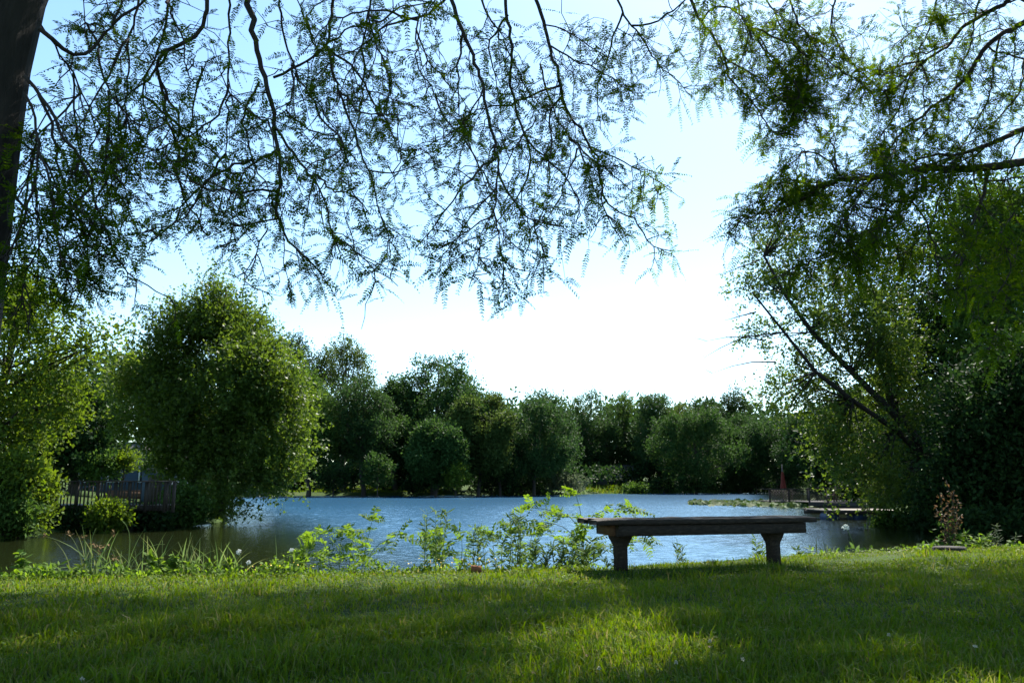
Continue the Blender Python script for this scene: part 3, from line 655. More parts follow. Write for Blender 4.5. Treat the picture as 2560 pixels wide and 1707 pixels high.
# traced boughs: (depth start, depth end, radius start, radius end, leaf density, photo points)
LEFT = [
 (5.4, 5.0, .020, .004, 1.0, [(1126, -40), (1141, 48), (1170, 102), (1192, 165), (1209, 218), (1216, 271), (1230, 330), (1242, 383), (1245, 431), (1267, 470), (1281, 504), (1315, 528), (1335, 548), (1400, 565)]),
 (5.2, 5.0, .009, .003, 1.2, [(1245, 431), (1238, 485), (1235, 533), (1245, 582), (1255, 645), (1260, 700)]),
 (5.3, 5.5, .008, .003, .9, [(1209, 218), (1189, 262), (1150, 310), (1112, 334), (1073, 354), (1010, 378)]),
 (5.5, 5.2, .008, .004, .9, [(1340, 296), (1310, 334), (1272, 402), (1252, 441)]),
 (5.0, 4.9, .006, .003, 1.2, [(1335, 548), (1335, 577), (1354, 625), (1369, 654)]),
 (5.0, 5.1, .007, .003, 1.3, [(1235, 540), (1190, 567), (1136, 586), (1119, 625), (1095, 650)]),
 (5.0, 4.9, .006, .003, 1.2, [(1200, 590), (1205, 640), (1190, 690), (1172, 720)]),
 (5.8, 5.5, .018, .004, 1.0, [(1262, -30), (1277, 87), (1279, 160), (1277, 218), (1293, 291), (1315, 339), (1369, 388), (1407, 427), (1441, 470), (1456, 499), (1440, 560)]),
 (6.0, 5.6, .020, .004, 1.35, [(1335, -20), (1364, 63), (1378, 116), (1393, 179), (1403, 257), (1427, 291), (1451, 330), (1485, 373), (1504, 422), (1502, 480), (1538, 528), (1587, 543), (1626, 620), (1680, 628)]),
 (5.8, 5.7, .008, .003, 1.5, [(1485, 373), (1553, 397), (1601, 431), (1645, 451), (1680, 470)]),
 (5.6, 5.6, .007, .003, 1.4, [(1502, 480), (1510, 540), (1540, 580), (1560, 610)]),
 (6.0, 5.8, .010, .003, 1.4, [(1350, 160), (1380, 255), (1400, 310), (1440, 360), (1470, 420), (1500, 500)]),
 (5.9, 5.9, .010, .003, 1.9, [(1378, 116), (1430, 150), (1480, 190), (1540, 215), (1590, 240)]),
 (5.9, 5.9, .008, .003, 1.9, [(1364, 63), (1420, 90), (1480, 110), (1530, 150)]),
 (5.4, 5.8, .014, .004, 1.0, [(1121, -10), (1049, 34), (995, 58), (947, 87), (879, 126), (850, 140), (790, 190)]),
 (5.4, 5.2, .009, .003, .9, [(1049, 34), (1034, 73), (1046, 121), (1041, 170), (1068, 213), (1112, 252), (1150, 290)]),
 (6.2, 6.0, .013, .003, 1.4, [(1540, -20), (1567, 44), (1596, 82), (1635, 121), (1650, 160), (1674, 194), (1698, 223), (1722, 237)]),
 (5.6, 5.2, .016, .003, 1.0, [(830, 20), (820, 120), (850, 242), (865, 262), (889, 334), (908, 397), (925, 427), (937, 494), (952, 538), (966, 582), (1000, 640)]),
 (5.4, 5.4, .008, .003, 1.2, [(925, 427), (966, 429), (1010, 422), (1054, 402)]),
 (5.6, 5.7, .007, .003, .8, [(865, 240), (923, 240), (995, 252), (1063, 271)]),
 (5.2, 5.0, .007, .003, 1.1, [(830, 590), (898, 635), (947, 683), (995, 715)]),
 (5.2, 5.0, .030, .005, .9, [(615, -40), (638, 82), (653, 168), (679, 245), (686, 316), (704, 408), (707, 485), (699, 546), (730, 612), (781, 658), (811, 689)]),
 (5.2, 5.0, .012, .003, .9, [(648, 204), (612, 255), (607, 306), (628, 367), (648, 439), (690, 500), (700, 560)]),
 (5.1, 5.1, .013, .003, 1.0, [(686, 316), (740, 393), (791, 459), (816, 526), (830, 600), (835, 640)]),
 (5.4, 5.6, .014, .004, 1.0, [(684, 194), (755, 179), (800, 125), (775, 87), (750, 15), (745, -40)]),
 (5.3, 5.4, .009, .003, .9, [(714, 275), (755, 316), (816, 342), (860, 367), (900, 420)]),
 (5.0, 5.0, .008, .003, 1.0, [(699, 546), (653, 551), (602, 556), (556, 571), (510, 600)]),
 (5.0, 4.9, .007, .003, .45, [(668, 577), (638, 622), (617, 668), (582, 696)]),
 (5.0, 4.9, .006, .002, .45, [(709, 566), (704, 648), (719, 699), (735, 722)]),
 (4.8, 5.0, .020, .005, 1.0, [(520, -30), (525, 36), (480, 92), (439, 138), (393, 173), (408, 240), (413, 286), (434, 347), (441, 439), (444, 475), (475, 536), (520, 590)]),
 (4.8, 4.8, .011, .003, 1.0, [(347, -20), (352, 56), (332, 117), (327, 189), (311, 255), (316, 327), (300, 400), (350, 460)]),
 (4.3, 4.8, .018, .006, 1.1, [(97, 71), (163, 128), (199, 138), (245, 117), (301, 56), (309, -20)]),
 (4.5, 4.7, .010, .003, 1.1, [(245, 122), (255, 199), (286, 250), (327, 301), (367, 327), (420, 290)]),
 (4.2, 4.7, .014, .003, 1.5, [(60, 190), (128, 286), (168, 357), (209, 423), (240, 495), (250, 561), (281, 622), (301, 679), (347, 709), (408, 735), (439, 765)]),
 (4.1, 4.3, .010, .003, 1.9, [(60, 230), (92, 300), (94, 357), (97, 459), (82, 612), (51, 668), (66, 735), (92, 796)]),
 (5.0, 4.9, .010, .003, 1.0, [(505, 168), (495, 255), (490, 332), (470, 400), (480, 470)]),
 (5.2, 5.0, .012, .003, 1.0, [(571, -10), (571, 102), (566, 204), (574, 306), (554, 408), (560, 500), (530, 560)]),
 (5.3, 5.2, .012, .003, 1.0, [(700, -30), (705, 60), (730, 160), (770, 230), (820, 290), (850, 350), (880, 440)]),
 (4.4, 4.6, .010, .003, 1.6, [(30, 330), (110, 400), (150, 480), (190, 560), (230, 660), (200, 740)]),
 (4.3, 4.4, .009, .003, 1.8, [(20, 450), (60, 520), (130, 590), (170, 680), (140, 760)]),
 (4.6, 4.8, .009, .003, 1.5, [(100, 60), (180, 180), (220, 270), (270, 350), (290, 430), (330, 520)]),
 (5.6, 5.6, .012, .003, 1.2, [(930, -30), (920, 40), (940, 120), (980, 190), (960, 270), (980, 340)]),
 (5.8, 5.6, .012, .003, 1.2, [(1190, -30), (1230, 60), (1260, 130), (1300, 200), (1340, 260)]),
 (5.0, 5.0, .012, .003, 1.2, [(420, -30), (430, 60), (400, 150), (360, 240), (380, 330), (340, 420), (380, 500)]),
]
RIGHT = [
 (6.6, 6.2, .020, .004, 1.9, [(1715, -40), (1732, 0), (1769, 69), (1806, 119), (1819, 184), (1856, 239), (1884, 280), (1939, 326), (1962, 333)]),
 (6.4, 6.2, .010, .003, 2.2, [(1810, 142), (1884, 202), (1962, 257), (2017, 285), (2058, 285)]),
 (6.6, 6.4, .012, .004, 2.6, [(1840, -20), (1852, 14), (1902, 110), (1930, 152), (2000, 220), (2060, 250)]),
 (6.7, 6.4, .012, .004, 2.8, [(1960, -30), (1990, 60), (2050, 130), (2110, 190), (2180, 230)]),
 (6.8, 6.5, .012, .004, 2.8, [(2090, -30), (2080, 60), (2110, 150), (2170, 200), (2230, 260)]),
 (6.8, 6.5, .012, .004, 2.6, [(1900, -30), (1960, 70), (2010, 150), (1990, 220), (1930, 260)]),
 (7.0, 6.4, .055, .012, 2.4, [(2640, 415), (2560, 409), (2480, 422), (2389, 413), (2297, 422), (2228, 441), (2173, 448), (2099, 448), (2067, 459), (2031, 482), (1985, 505)]),
 (6.7, 6.3, .020, .004, 1.6, [(2297, 427), (2283, 505), (2251, 533), (2159, 583), (2067, 629), (1975, 680), (1930, 698)]),
 (6.6, 6.3, .012, .003, 1.6, [(2180, 450), (2141, 500), (2104, 546), (2090, 583), (2067, 629), (2021, 680)]),
 (6.4, 6.1, .012, .003, 2.0, [(2031, 482), (1975, 519), (1920, 528), (1870, 537), (1838, 565), (1810, 585)]),
 (6.4, 6.2, .012, .003, 2.0, [(2100, 440), (2070, 400), (2030, 370), (2000, 390), (1960, 420), (1950, 470)]),
 (6.4, 6.2, .010, .003, 2.0, [(2060, 460), (2000, 470), (1950, 500), (1900, 500), (1860, 520)]),
 (7.0, 6.6, .040, .006, 1.0, [(2620, 10), (2560, 55), (2490, 92), (2453, 133), (2416, 197), (2361, 248), (2297, 294), (2251, 331), (2200, 400)]),
 (7.0, 6.8, .030, .005, 1.0, [(2560, -40), (2526, 0), (2425, 50), (2384, 96), (2357, 129), (2297, 161), (2251, 207), (2200, 280)]),
 (7.0, 6.7, .040, .006, 1.1, [(2640, 290), (2560, 321), (2499, 349), (2435, 376), (2389, 390), (2310, 390), (2250, 430)]),
 (6.9, 6.6, .022, .004, 1.7, [(2471, 425), (2476, 473), (2444, 542), (2421, 611), (2402, 656), (2385, 740)]),
 (7.0, 6.8, .014, .004, 1.6, [(2500, 90), (2490, 180), (2460, 250), (2430, 330), (2380, 400)]),
 (7.0, 6.8, .014, .004, 1.6, [(2560, 150), (2530, 240), (2500, 300), (2440, 350), (2380, 370)]),
 (7.0, 6.8, .014, .004, 1.6, [(2600, 420), (2545, 500), (2500, 580), (2520, 680), (2480, 760)]),
 (6.8, 6.6, .012, .004, 1.6, [(2389, 413), (2350, 480), (2330, 560), (2280, 620), (2220, 660)]),
 (6.8, 6.6, .012, .004, 1.5, [(2360, 420), (2300, 470), (2230, 510), (2180, 600), (2120, 660), (2080, 720)]),
 (7.2, 6.9, .012, .004, 1.8, [(2600, 560), (2560, 620), (2540, 720), (2500, 800), (2470, 880)]),
 (7.0, 6.8, .012, .004, 1.5, [(2560, -10), (2480, 20), (2380, 30), (2300, 60), (2230, 120)]),
 (7.0, 6.8, .012, .004, 1.5, [(2350, -30), (2330, 50), (2310, 110), (2270, 170)]),
 (7.0, 6.8, .012, .004, 1.3, [(2450, -30), (2440, 100), (2400, 180), (2380, 260), (2330, 330)]),
 (6.8, 6.6, .012, .004, 1.6, [(2297, 161), (2260, 210), (2250, 270), (2210, 330), (2170, 390)]),
]
def locust(name, label, base, trunk_pts, trunk_r, limbs, boughs, seed, extra=2):
    g = np.random.default_rng(seed)
    t = thing(name, label, 'tree', base)
    mw = MB(); c, _ = smooth_path(trunk_pts, 16); mw.tube(c, np.interp(np.linspace(0, 1, 16), np.linspace(0, 1, len(trunk_r)), trunk_r), 14)
    joints = [c[10:]]
    for pts, ra, rb in limbs:
        q, _ = smooth_path(pts, 12); mw.tube(q, (ra, rb), 8); joints.append(q)
    J = np.concatenate(joints)
    trunk = mw.build('trunk', M['bark'], t, smooth=True)
    for (d0, d1, r0, r1, dens, pts) in boughs:
        r0 *= .78
        p3 = pp(pts, d0, d1)
        p3[1:-1, 1] += g.normal(0, .06, len(p3) - 2)
        w, lf_ = MB(), MB()
        if pts[0][1] <= 25 or pts[0][0] > 2580:                      # grows out of a limb above or beside the picture
            j_ = J[np.argmin(np.linalg.norm(J - p3[0] - [0, 0, .5], axis=1))]
            up_ = (p3[0] - p3[1]); up_ = unit(up_) * min(.7, np.linalg.norm(j_ - p3[0]) * .5)
            q, _ = smooth_path([j_, (j_ + p3[0] + up_) / 2, p3[0] + up_ * .6, p3[0]], 10); w.tube(q, (r0 * 1.4, r0), 6)
        leafy_branch(w, lf_, p3, r0, r1, g, dens, frl=.165)
        if len(p3) > 5:
            for _ in range(extra):
                sb = side_bough(smooth_path(p3, 30)[0], g)
                if len(sb) > 3: leafy_branch(w, lf_, sb, min(r0, .0095), .003, g, dens * .55, frl=.165)
        b_ = w.build('branch', M['twig'], t, smooth=True)
        lf_.build('foliage', M['locust'], b_)
    return t
TB = np.array([-3.25, 4.3, 0.])
lt = locust('honey_locust', 'near honey locust whose dark trunk stands at the upper left corner', TB,
    [(-3.22, 4.35, -.1), (-3.20, 4.3, .6), (-3.14, 4.3, 1.6), (-3.09, 4.3, 2.4), (-3.13, 4.3, 2.9), (-3.07, 4.35, 4.0), (-2.6, 4.6, 5.2), (-1.8, 4.9, 6.6)], (.42, .32, .26, .24, .23, .22, .2, .12),
    [([(-2.6, 4.35, 4.1), (-1.6, 4.9, 4.9), (-.3, 5.5, 5.3), (1.2, 6.2, 5.6), (2.6, 7.2, 6.1)], .12, .03),
     ([(-2.4, 4.5, 4.6), (-1.8, 5.5, 5.2), (-1.5, 6.8, 6.0), (-1.0, 8.6, 7.2)], .1, .03),
     ([(-2.3, 4.6, 5.0), (-.8, 4.9, 6.2), (.8, 5.6, 7.4), (2.0, 7.0, 8.6)], .1, .03),
     ([(-2.6, 4.35, 4.1), (-2.9, 5.2, 5.2), (-3.4, 6.6, 6.2), (-3.6, 8.4, 7.4)], .1, .03),
     ([(-2.2, 4.6, 5.2), (-1.2, 3.6, 6.2), (.2, 2.6, 7.0), (1.5, 1.6, 7.6)], .1, .03),
     ([(-1.8, 4.9, 6.6), (-1.4, 6.2, 8.0), (-.6, 8.0, 9.4)], .09, .02)], LEFT, 31)
rt = locust('honey_locust', 'right hand honey locust reaching a heavy limb in over the water', np.array([6.4, 7.4, 0.]),
    [(6.4, 7.4, -.1), (6.35, 7.4, .8), (6.2, 7.35, 1.8), (6.0, 7.3, 2.6), (5.85, 7.25, 3.4), (5.7, 7.2, 4.4), (5.3, 7.2, 5.8), (4.9, 7.4, 7.2)], (.40, .30, .27, .25, .23, .2, .16, .1),
    [([(5.95, 7.3, 2.9), (5.4, 7.15, 3.4), (4.8, 7.0, 3.72)], .12, .057),
     ([(5.75, 7.2, 4.4), (5.3, 7.1, 5.5), (3.8, 6.9, 6.2), (2.2, 6.8, 6.4)], .1, .03),
     ([(5.4, 7.2, 5.4), (4.4, 7.8, 6.6), (3.2, 8.8, 7.8)], .09, .03),
     ([(5.7, 7.2, 4.4), (5.6, 5.9, 5.6), (5.2, 4.4, 6.6), (4.2, 3.0, 7.4)], .1, .03),
     ([(5.3, 7.2, 5.8), (5.6, 8.6, 7.0), (5.4, 10.2, 8.4)], .08, .03)], [(a_, b_, c_, d_, e_ * 1.35, f_) for a_, b_, c_, d_, e_, f_ in RIGHT], 32, 4)

# upper crowns of both trees, above the picture, that shade the lawn
def shade_wanted(gx_, gy_):
    px, py, dep = proj(np.stack([gx_, gy_, 0 * gx_], -1))
    px = np.where(dep < .5, 1280 + gx_ * 900, px); py = np.where(dep < .5, 2400, py)
    nz = noise3(np.stack([gx_, gy_, 0 * gx_], -1), 1.1)
    lit = np.zeros(gx_.shape)
    e = edge_y(gx_)
    lit = np.maximum(lit, sstep(1.5, .75, e - gy_ + .25 * nz) * sstep(.75, .45, gx_ - .0 * gy_))       # sunny strip along the bank, left and middle
    lit = np.maximum(lit, sstep(.75, .35, e - gy_ + .15 * nz) * sstep(4.2, 3.2, gx_))                # behind the bench
    lit = np.maximum(lit, sstep(.35, .1, e - gy_))
    lit = np.maximum(lit, sstep(1575, 1640, py + 45 * nz) * sstep(1100, 1300, px) * sstep(1.2, 1.6, gy_))   # bright patch at the lower right
    lit = np.maximum(lit, .7 * sstep(.45, .75, nz) * sstep(-.1, -.6, gx_))                                # dapples
    return rng.uniform(0, 1, gx_.shape) > lit
def upper_crown(parent, x0, x1, n, c, rad, seed):
    g = np.random.default_rng(seed)
    gx_ = g.uniform(x0, x1, n); gy_ = g.uniform(-2.5, 10.6, n); z0 = np.maximum(5, (.657 * gy_ + 1.7) / .5); z = z0 + g.uniform(0, 1, n) * np.maximum(16 - z0, .8)
    ok = shade_wanted(gx_, gy_); gx_, gy_, z = gx_[ok], gy_[ok], z[ok]
    pos = np.stack([gx_, gy_, 0 * gx_], -1) + SUN * (z / SUN[2])[:, None]
    px, py, dep = proj(pos)
    ok = ((py < -70) | (dep < .3) | (px < -150) | (px > 2750)) & (np.linalg.norm((pos - c) / rad, axis=1) < 1)
    pos = pos[ok]; n = len(pos)
    mb = MB(); m_ = 9
    ax = unit(rnd(n, g) + np.array([0, 0, -.3]))
    ctr = pos[:, None] + ax[:, None] * g.uniform(-.1, .1, (n, m_, 1)) + g.normal(0, .06, (n, m_, 3))
    mb.inst(*QUAD, ctr.reshape(-1, 3), rnd(n * m_, g), unit(np.array([0, 0, .8]) + g.normal(0, .6, (n * m_, 3))), g.uniform(.07, .12, n * m_), g.uniform(.03, .05, n * m_))
    mb.build('crown', M['locust'], parent)
upper_crown(lt, -9, 2.2, 36000, np.array([-.5, 8.5, 10]), np.array([9.5, 13, 7]), 41)
upper_crown(rt, .8, 8.5, 28000, np.array([6, 9.5, 10]), np.array([9, 12, 7]), 42)

# ------------------------------------------------------------------ bench
BZ = R(16)
bt = thing('park_bench', 'weathered timber bench on two flared posts facing the lake', 'bench', (1.75, 7.32, 0))
bo = np.array([.915, 7.0, 0]); ux = np.array([math.cos(BZ), math.sin(BZ), 0]); uy = np.array([-math.sin(BZ), math.cos(BZ), 0])
def BP(a, b_, z): return bo + ux * a + uy * b_ + np.array([0, 0, z])
def plank(mb, a0, a1, b0, b1, z0, z1, nseg=14, wob=.004, z_end=0):
    "a worn plank along the bench: a swept, slightly uneven section"
    t_ = np.linspace(a0, a1, nseg); rows = []
    ch = .008
    for a in t_:
        e = rng.normal(0, wob, 8)
        sec = [(b0 + ch, z0), (b1 - ch, z0), (b1, z0 + ch), (b1, z1 - ch), (b1 - ch, z1), (b0 + ch, z1), (b0, z1 - ch), (b0, z0 + ch)]
        rows.append([BP(a, b_ + e[i_] * .5, z_ + e[i_] * (.6 if i_ in (3, 4, 5, 6) else .3)) for i_, (b_, z_) in enumerate(sec)])
    V = np.array(rows).reshape(-1, 3); n = nseg
    i_ = np.arange(n - 1)[:, None] * 8; j_ = np.arange(8)[None]; j2 = (j_ + 1) % 8
    off = mb.n; mb.add(V, np.stack([i_ + j_, i_ + j2, i_ + 8 + j2, i_ + 8 + j_], -1).reshape(-1, 4))
    for r_ in (0, n - 1):
        k_ = off + r_ * 8
        for q in ((0, 1, 2, 7), (2, 3, 6, 7), (3, 4, 5, 6)): mb.F[4].append(np.array([[k_ + w for w in q]]))
ZT = .437
for k_, (b0, b1) in enumerate(((-.02, .145), (.152, .315), (.322, .50))):
    mb = MB(); e0 = (-.21, -.16, -.19)[k_]; plank(mb, e0, 1.965 + (.0, .03, -.02)[k_], b0, b1, ZT - .045, ZT + (.0, .004, -.003)[k_], 26, .0035)
    mb.build('seat_plank', M['wood'], bt)
mb = MB(); plank(mb, 0.0, 1.87, .01, .075, ZT - .142, ZT - .048, 20, .002); mb.build('front_beam', M['wood'], bt)
mb = MB(); plank(mb, -.02, 1.87, .40, .465, ZT - .142, ZT - .048, 20, .002); mb.build('back_beam', M['wood'], bt)
mb = MB(); c_ = BP(-.005, .237, ZT - .095); mb.box(c_, (.05, .32, .09), BZ, .001); mb.build('end_board', M['endwood'], bt)
mb = MB(); c_ = BP(1.84, .237, ZT - .095); mb.box(c_, (.05, .32, .09), BZ, .001); mb.build('end_board', M['endwood'], bt)
for a in (.115, 1.66):
    mb = MB(); c0 = BP(a, .237, 0)
    gz = h1(c0[0], c0[1])
    prof = [(-.047, gz - .05), (.047, gz - .05), (.046, .17), (.050, .20), (.092, .27), (.096, ZT - .144), (-.096, ZT - .144), (-.092, .27), (-.050, .20), (-.046, .17)]
    for w0, w1 in ((.19, .285),):
        f_ = np.array([BP(a + p_[0], w0, p_[1]) for p_ in prof]); b_ = np.array([BP(a + p_[0], w1, p_[1]) for p_ in prof]); n = len(prof)
        off = mb.n; k2 = np.arange(n)
        mb.add(np.concatenate([f_, b_]), np.stack([k2, k2 + n, (k2 + 1) % n + n, (k2 + 1) % n], -1))
        for o_ in (0, n):
            for q in ((0, 1, 2, 9), (2, 3, 8, 9), (3, 4, 7, 8), (4, 5, 6, 7)): mb.F[4].append(np.array([[off + o_ + w for w in q]]))
    mb.build('leg', M['wood'], bt)

# ------------------------------------------------------------------ wooden deck with railing, left
dk = thing('wooden_deck', 'old wooden deck with slatted railing over the left bank', 'deck', (-15.3, 30, -.3))
dz = float(P(270, 1262, 29)[2])
x0, x1 = float(P(95, 1200, 29)[0]), float(P(436, 1200, 29)[0])
mb = MB()
for k_ in range(14): mb.box(((x0 + x1) / 2 - .3, 28.95 + k_ * .15, dz - .02 - .0), (x1 - x0 - .55, .14, .04), 0, .002)
mb.build('floor', M['palewood'], dk)
mb = MB(); mb.box(((x0 + x1) / 2 - .1, 28.86, dz - .10), (x1 - x0, .06, .2)); mb.build('beam', M['deckwood'], dk)
rh = float(P(270, 1203, 28.8)[2])
mb = MB(); mb.box(((x0 + x1) / 2, 28.82, rh), (x1 - x0 + .2, .14, .045)); mb.build('handrail', M['deckwood'], dk)
posts = np.array([145, 194, 246, 290, 325, 367, 415, 436])
PX = [float(P(q, 1200, 28.8)[0]) for q in posts]
for q in PX:
    mb = MB(); mb.box((q, 28.84, (dz - .25 + rh - .025) / 2), (.1, .09, rh - .025 - dz + .25)); mb.build('post', M['deckwood'], dk)
PX2 = [x0] + PX
for a, b_ in zip(PX2[:-1], PX2[1:]):
    mb = MB(); n = max(2, int(round((b_ - a - .1) / .145)))
    for q in np.linspace(a + .05, b_ - .05, n + 2)[1:-1]:
        mb.box((q + rng.normal(0, .006), 28.79, (dz - .2 + rh - .03) / 2), (.038, .035, rh - .03 - dz + .2), 0, .003)
    mb.build('baluster_panel', M['deckwood'], dk)
for q in (191, 330):
    mb = MB(); xx = float(P(q, 1290, 29.2)[0]); mb.tube([(xx, 29.2, WZ - 1), (xx, 29.2, dz - .2)], .13, 10); mb.build('pile', M['deckwood'], dk)

# ------------------------------------------------------------------ houses
def house(name, label, cx, cy, w, dp, zb, hw, hr, wall, wins, over=.35):
    t_ = thing(name, label, 'house', (cx, cy, zb))
    mb = MB(); mb.box((cx, cy, zb + hw / 2 - .2), (w, dp, hw + .4)); mb.build('wall', M[wall], t_)
    mb = MB(); z0 = zb + hw + .005; xa, xb = cx - w / 2 - over, cx + w / 2 + over; ya, yb = cy - dp / 2 - over, cy + dp / 2 + over
    mb.add([(xa, ya, z0), (xb, ya, z0), (xb, yb, z0), (xa, yb, z0), (xa, cy, z0 + hr), (xb, cy, z0 + hr)], [[0, 1, 5, 4], [2, 3, 4, 5], [3, 2, 1, 0]])
    mb.add([(xa, ya, z0), (xa, cy, z0 + hr), (xa, yb, z0), (xb, ya, z0), (xb, yb, z0), (xb, cy, z0 + hr)], [[0, 1, 2], [3, 4, 5]])
    rf = mb.build('roof', M['roof'], t_)
    mb = MB(); mb.box((cx, ya - .02, z0 - .05), (w + 2 * over, .04, .16)); mb.build('fascia', M['greywall'], t_)
    for (wx, wz, ww, wh) in wins:
        yy = cy - dp / 2
        mb = MB()
        for (ox, oz, sx, sz) in ((0, wh / 2, ww + .12, .08), (0, -wh / 2, ww + .12, .08), (-ww / 2, 0, .08, wh - .1), (ww / 2, 0, .08, wh - .1)):
            mb.box((cx + wx + ox, yy - .03, zb + wz + oz), (sx, .06, sz))
        fr_ = mb.build('window', M['white'], t_)
        mb = MB(); mb.box((cx + wx, yy - .012, zb + wz), (ww - .08, .02, wh - .08)); mb.build('pane', M['glass'], fr_)
    return t_
hx = float(P(320, 1150, 58)[0])
house('house', 'blue house with grey roof glimpsed left of the maple', hx, 60, 6.5, 5, h1(hx, 60) , 2.45, 1.5, 'bluewall', [(-.6, 1.5, .9, 1.0), (1.6, 1.5, .9, 1.0), (-2.4, 1.5, .8, 1.0)])
hx = float(P(405, 1150, 41)[0])
sh = thing('shed', 'small blue clapboard shed beside the right end of the deck', 'shed', (hx, 41, h1(hx, 41)))
zb = h1(hx, 41)
mb = MB(); mb.box((hx, 41, zb + .8), (1.3, 1.3, 1.7)); mb.build('wall', M['bluewall'], sh)
mb = MB(); mb.box((hx, 41, zb + 1.70), (1.6, 1.6, .09)); mb.build('roof', M['roof'], sh)
mb = MB(); mb.box((hx, 40.33, zb + .75), (.6, .03, 1.3)); mb.build('door', M['deckwood'], sh)
hx = float(P(1540, 1180, 150)[0])
house('house', 'low grey house under the trees behind the sunny far bank', hx, 152, 9.5, 6, float(P(1540, 1206, 149)[2]), 2.3, 1.0, 'greywall', [(-2.5, 1.3, 1.3, 1.1), (1.5, 1.3, 1.3, 1.1)], .5)
hx = float(P(1020, 1185, 121)[0])
house('house', 'blue grey cottage between trunks left of the slender pale tree', hx, 123, 6, 5, float(P(1020, 1209, 121)[2]), 2.6, 1.2, 'bluewall', [(-1.2, 1.4, 1, 1), (1.4, 1.4, 1, 1)])
hx = float(P(1282, 1200, 122)[0]); zb = float(P(1282, 1211, 122)[2])
pc = thing('porch', 'white railed porch glimpsed between dark trunks on the far shore', 'porch', (hx, 122, zb))
mb = MB(); mb.box((hx, 123.2, zb + .5), (3.2, .1, 1.4)); mb.build('wall', M['white'], pc)
mb = MB(); mb.box((hx, 122, zb + .95), (3.2, .08, .1)); mb.box((hx, 122, zb + .12), (3.2, .08, .1))
for q in np.linspace(-1.5, 1.5, 7): mb.box((hx + q, 122, zb + .53), (.1, .06, .72))
mb.build('railing', M['deckwood'], pc)
mb = MB(); tw_c = P(318, 1172, 44.5); mb.box((tw_c[0], 44.5, h1(tw_c[0], 44.5) + .18), (2.2, .2, .4), 0, .004); mb.box((tw_c[0] + .1, 44.52, h1(tw_c[0], 44.5) + .43), (2.0, .16, .08), 0, .003)
tag(mb.build('retaining_wall', M['endwood']), 'low brown timber wall in the garden behind the deck', 'wall')

# ------------------------------------------------------------------ pier, umbrella, docks on the right
pz = WZ + .32; PY = 60.0
xa = float(P(1925, 1250, PY)[0]); xb = 27.5
pr = thing('wooden_pier', 'dark wooden pier with lattice railing in front of the far trees', 'pier', (xa, PY, WZ))
mb = MB()
for k_ in range(22): mb.box(((xa + xb) / 2, PY + .1 + k_ * .16, pz), (xb - xa, .15, .05), 0, .002)
mb.build('floor', M['pierwood'], pr)
mb = MB(); mb.box(((xa + xb) / 2, PY - .01, pz - .14), (xb - xa, .07, .22)); mb.build('beam', M['pierwood'], pr)
pt = float(P(1960, 1222, PY)[2])
mb = MB(); mb.box(((xa + xb) / 2 - .2, PY - .05, pt), (xb - xa + .8, .2, .06)); mb.build('handrail', M['pierwood'], pr)
bays = np.linspace(xa, xb, 7)
for q in bays:
    mb = MB(); mb.box((q, PY - .02, (pz + pt) / 2 - .1), (.11, .09, pt - pz + .2)); mb.build('post', M['pierwood'], pr)
for a, b_ in zip(bays[:-1], bays[1:]):
    mb = MB(); h_ = pt - pz - .12; nn = 7
    for s_ in (-1, 1):
        for q in np.linspace(a - h_ + .1, b_ - .1, nn + 4):
            p0 = np.array([q, pz + .06]); p1 = np.array([q + h_, pz + .06 + h_])
            if s_ < 0: p0[1], p1[1] = p1[1], p0[1]
            lo, hi = a + .06, b_ - .06
            f0 = np.clip((lo - p0[0]) / (p1[0] - p0[0]), 0, 1); f1 = np.clip((hi - p0[0]) / (p1[0] - p0[0]), 0, 1)
            if f1 - f0 < .08: continue
            A_ = p0 + (p1 - p0) * f0; B_ = p0 + (p1 - p0) * f1
            y_ = PY + (.005 if s_ > 0 else .032)
            mb.tube([(A_[0], y_, A_[1]), (B_[0], y_, B_[1])], .026, 4)
    mb.build('lattice_panel', M['pierwood'], pr)
for q in (1948, 1956, 1974, 1995, 2006):
    mb = MB(); xx = float(P(q, 1258, PY + .5)[0]); mb.tube([(xx, PY + .5 + (q % 3), WZ - 1.2), (xx, PY + .5 + (q % 3), pz - .03)], .13, 8); mb.build('pile', M['pierwood'], pr)
ux_ = float(P(1957, 1200, 61.5)[0])
um = thing('patio_umbrella', 'closed red patio umbrella standing on the wooden pier', 'umbrella', (ux_, 61.5, pz + .03))
mb = MB(); mb.tube([(ux_, 61.5, pz + .03), (ux_, 61.5, float(P(1957, 1160, 61.5)[2]))], .04, 8); mb.build('pole', M['metal'], um)
zt_, zb_ = float(P(1957, 1178, 61.5)[2]), float(P(1957, 1220, 61.5)[2])
prof = np.array([(.03, 1), (.08, .85), (.11, .55), (.15, .25), (.19, 0)]); mb = MB(); ns = 16; th = np.arange(ns) * 2 * np.pi / ns
V = np.array([[(ux_ + r_ * (1 + .22 * (k_ % 2)) * math.cos(a), 61.5 + r_ * (1 + .22 * (k_ % 2)) * math.sin(a), zb_ + (zt_ - zb_) * z_) for k_, a in enumerate(th)] for r_, z_ in prof]).reshape(-1, 3)
i_ = np.arange(4)[:, None] * ns; j_ = np.arange(ns)[None]; j2 = (j_ + 1) % ns
mb.add(V, np.stack([i_ + j_, i_ + j2, i_ + ns + j2, i_ + ns + j_], -1).reshape(-1, 4)); mb.build('canopy', M['red'], um)
mb = MB(); mb.tube([(ux_, 61.5, pz + .026), (ux_, 61.5, pz + .1)], .25, 14); mb.build('base', M['metal'], um)
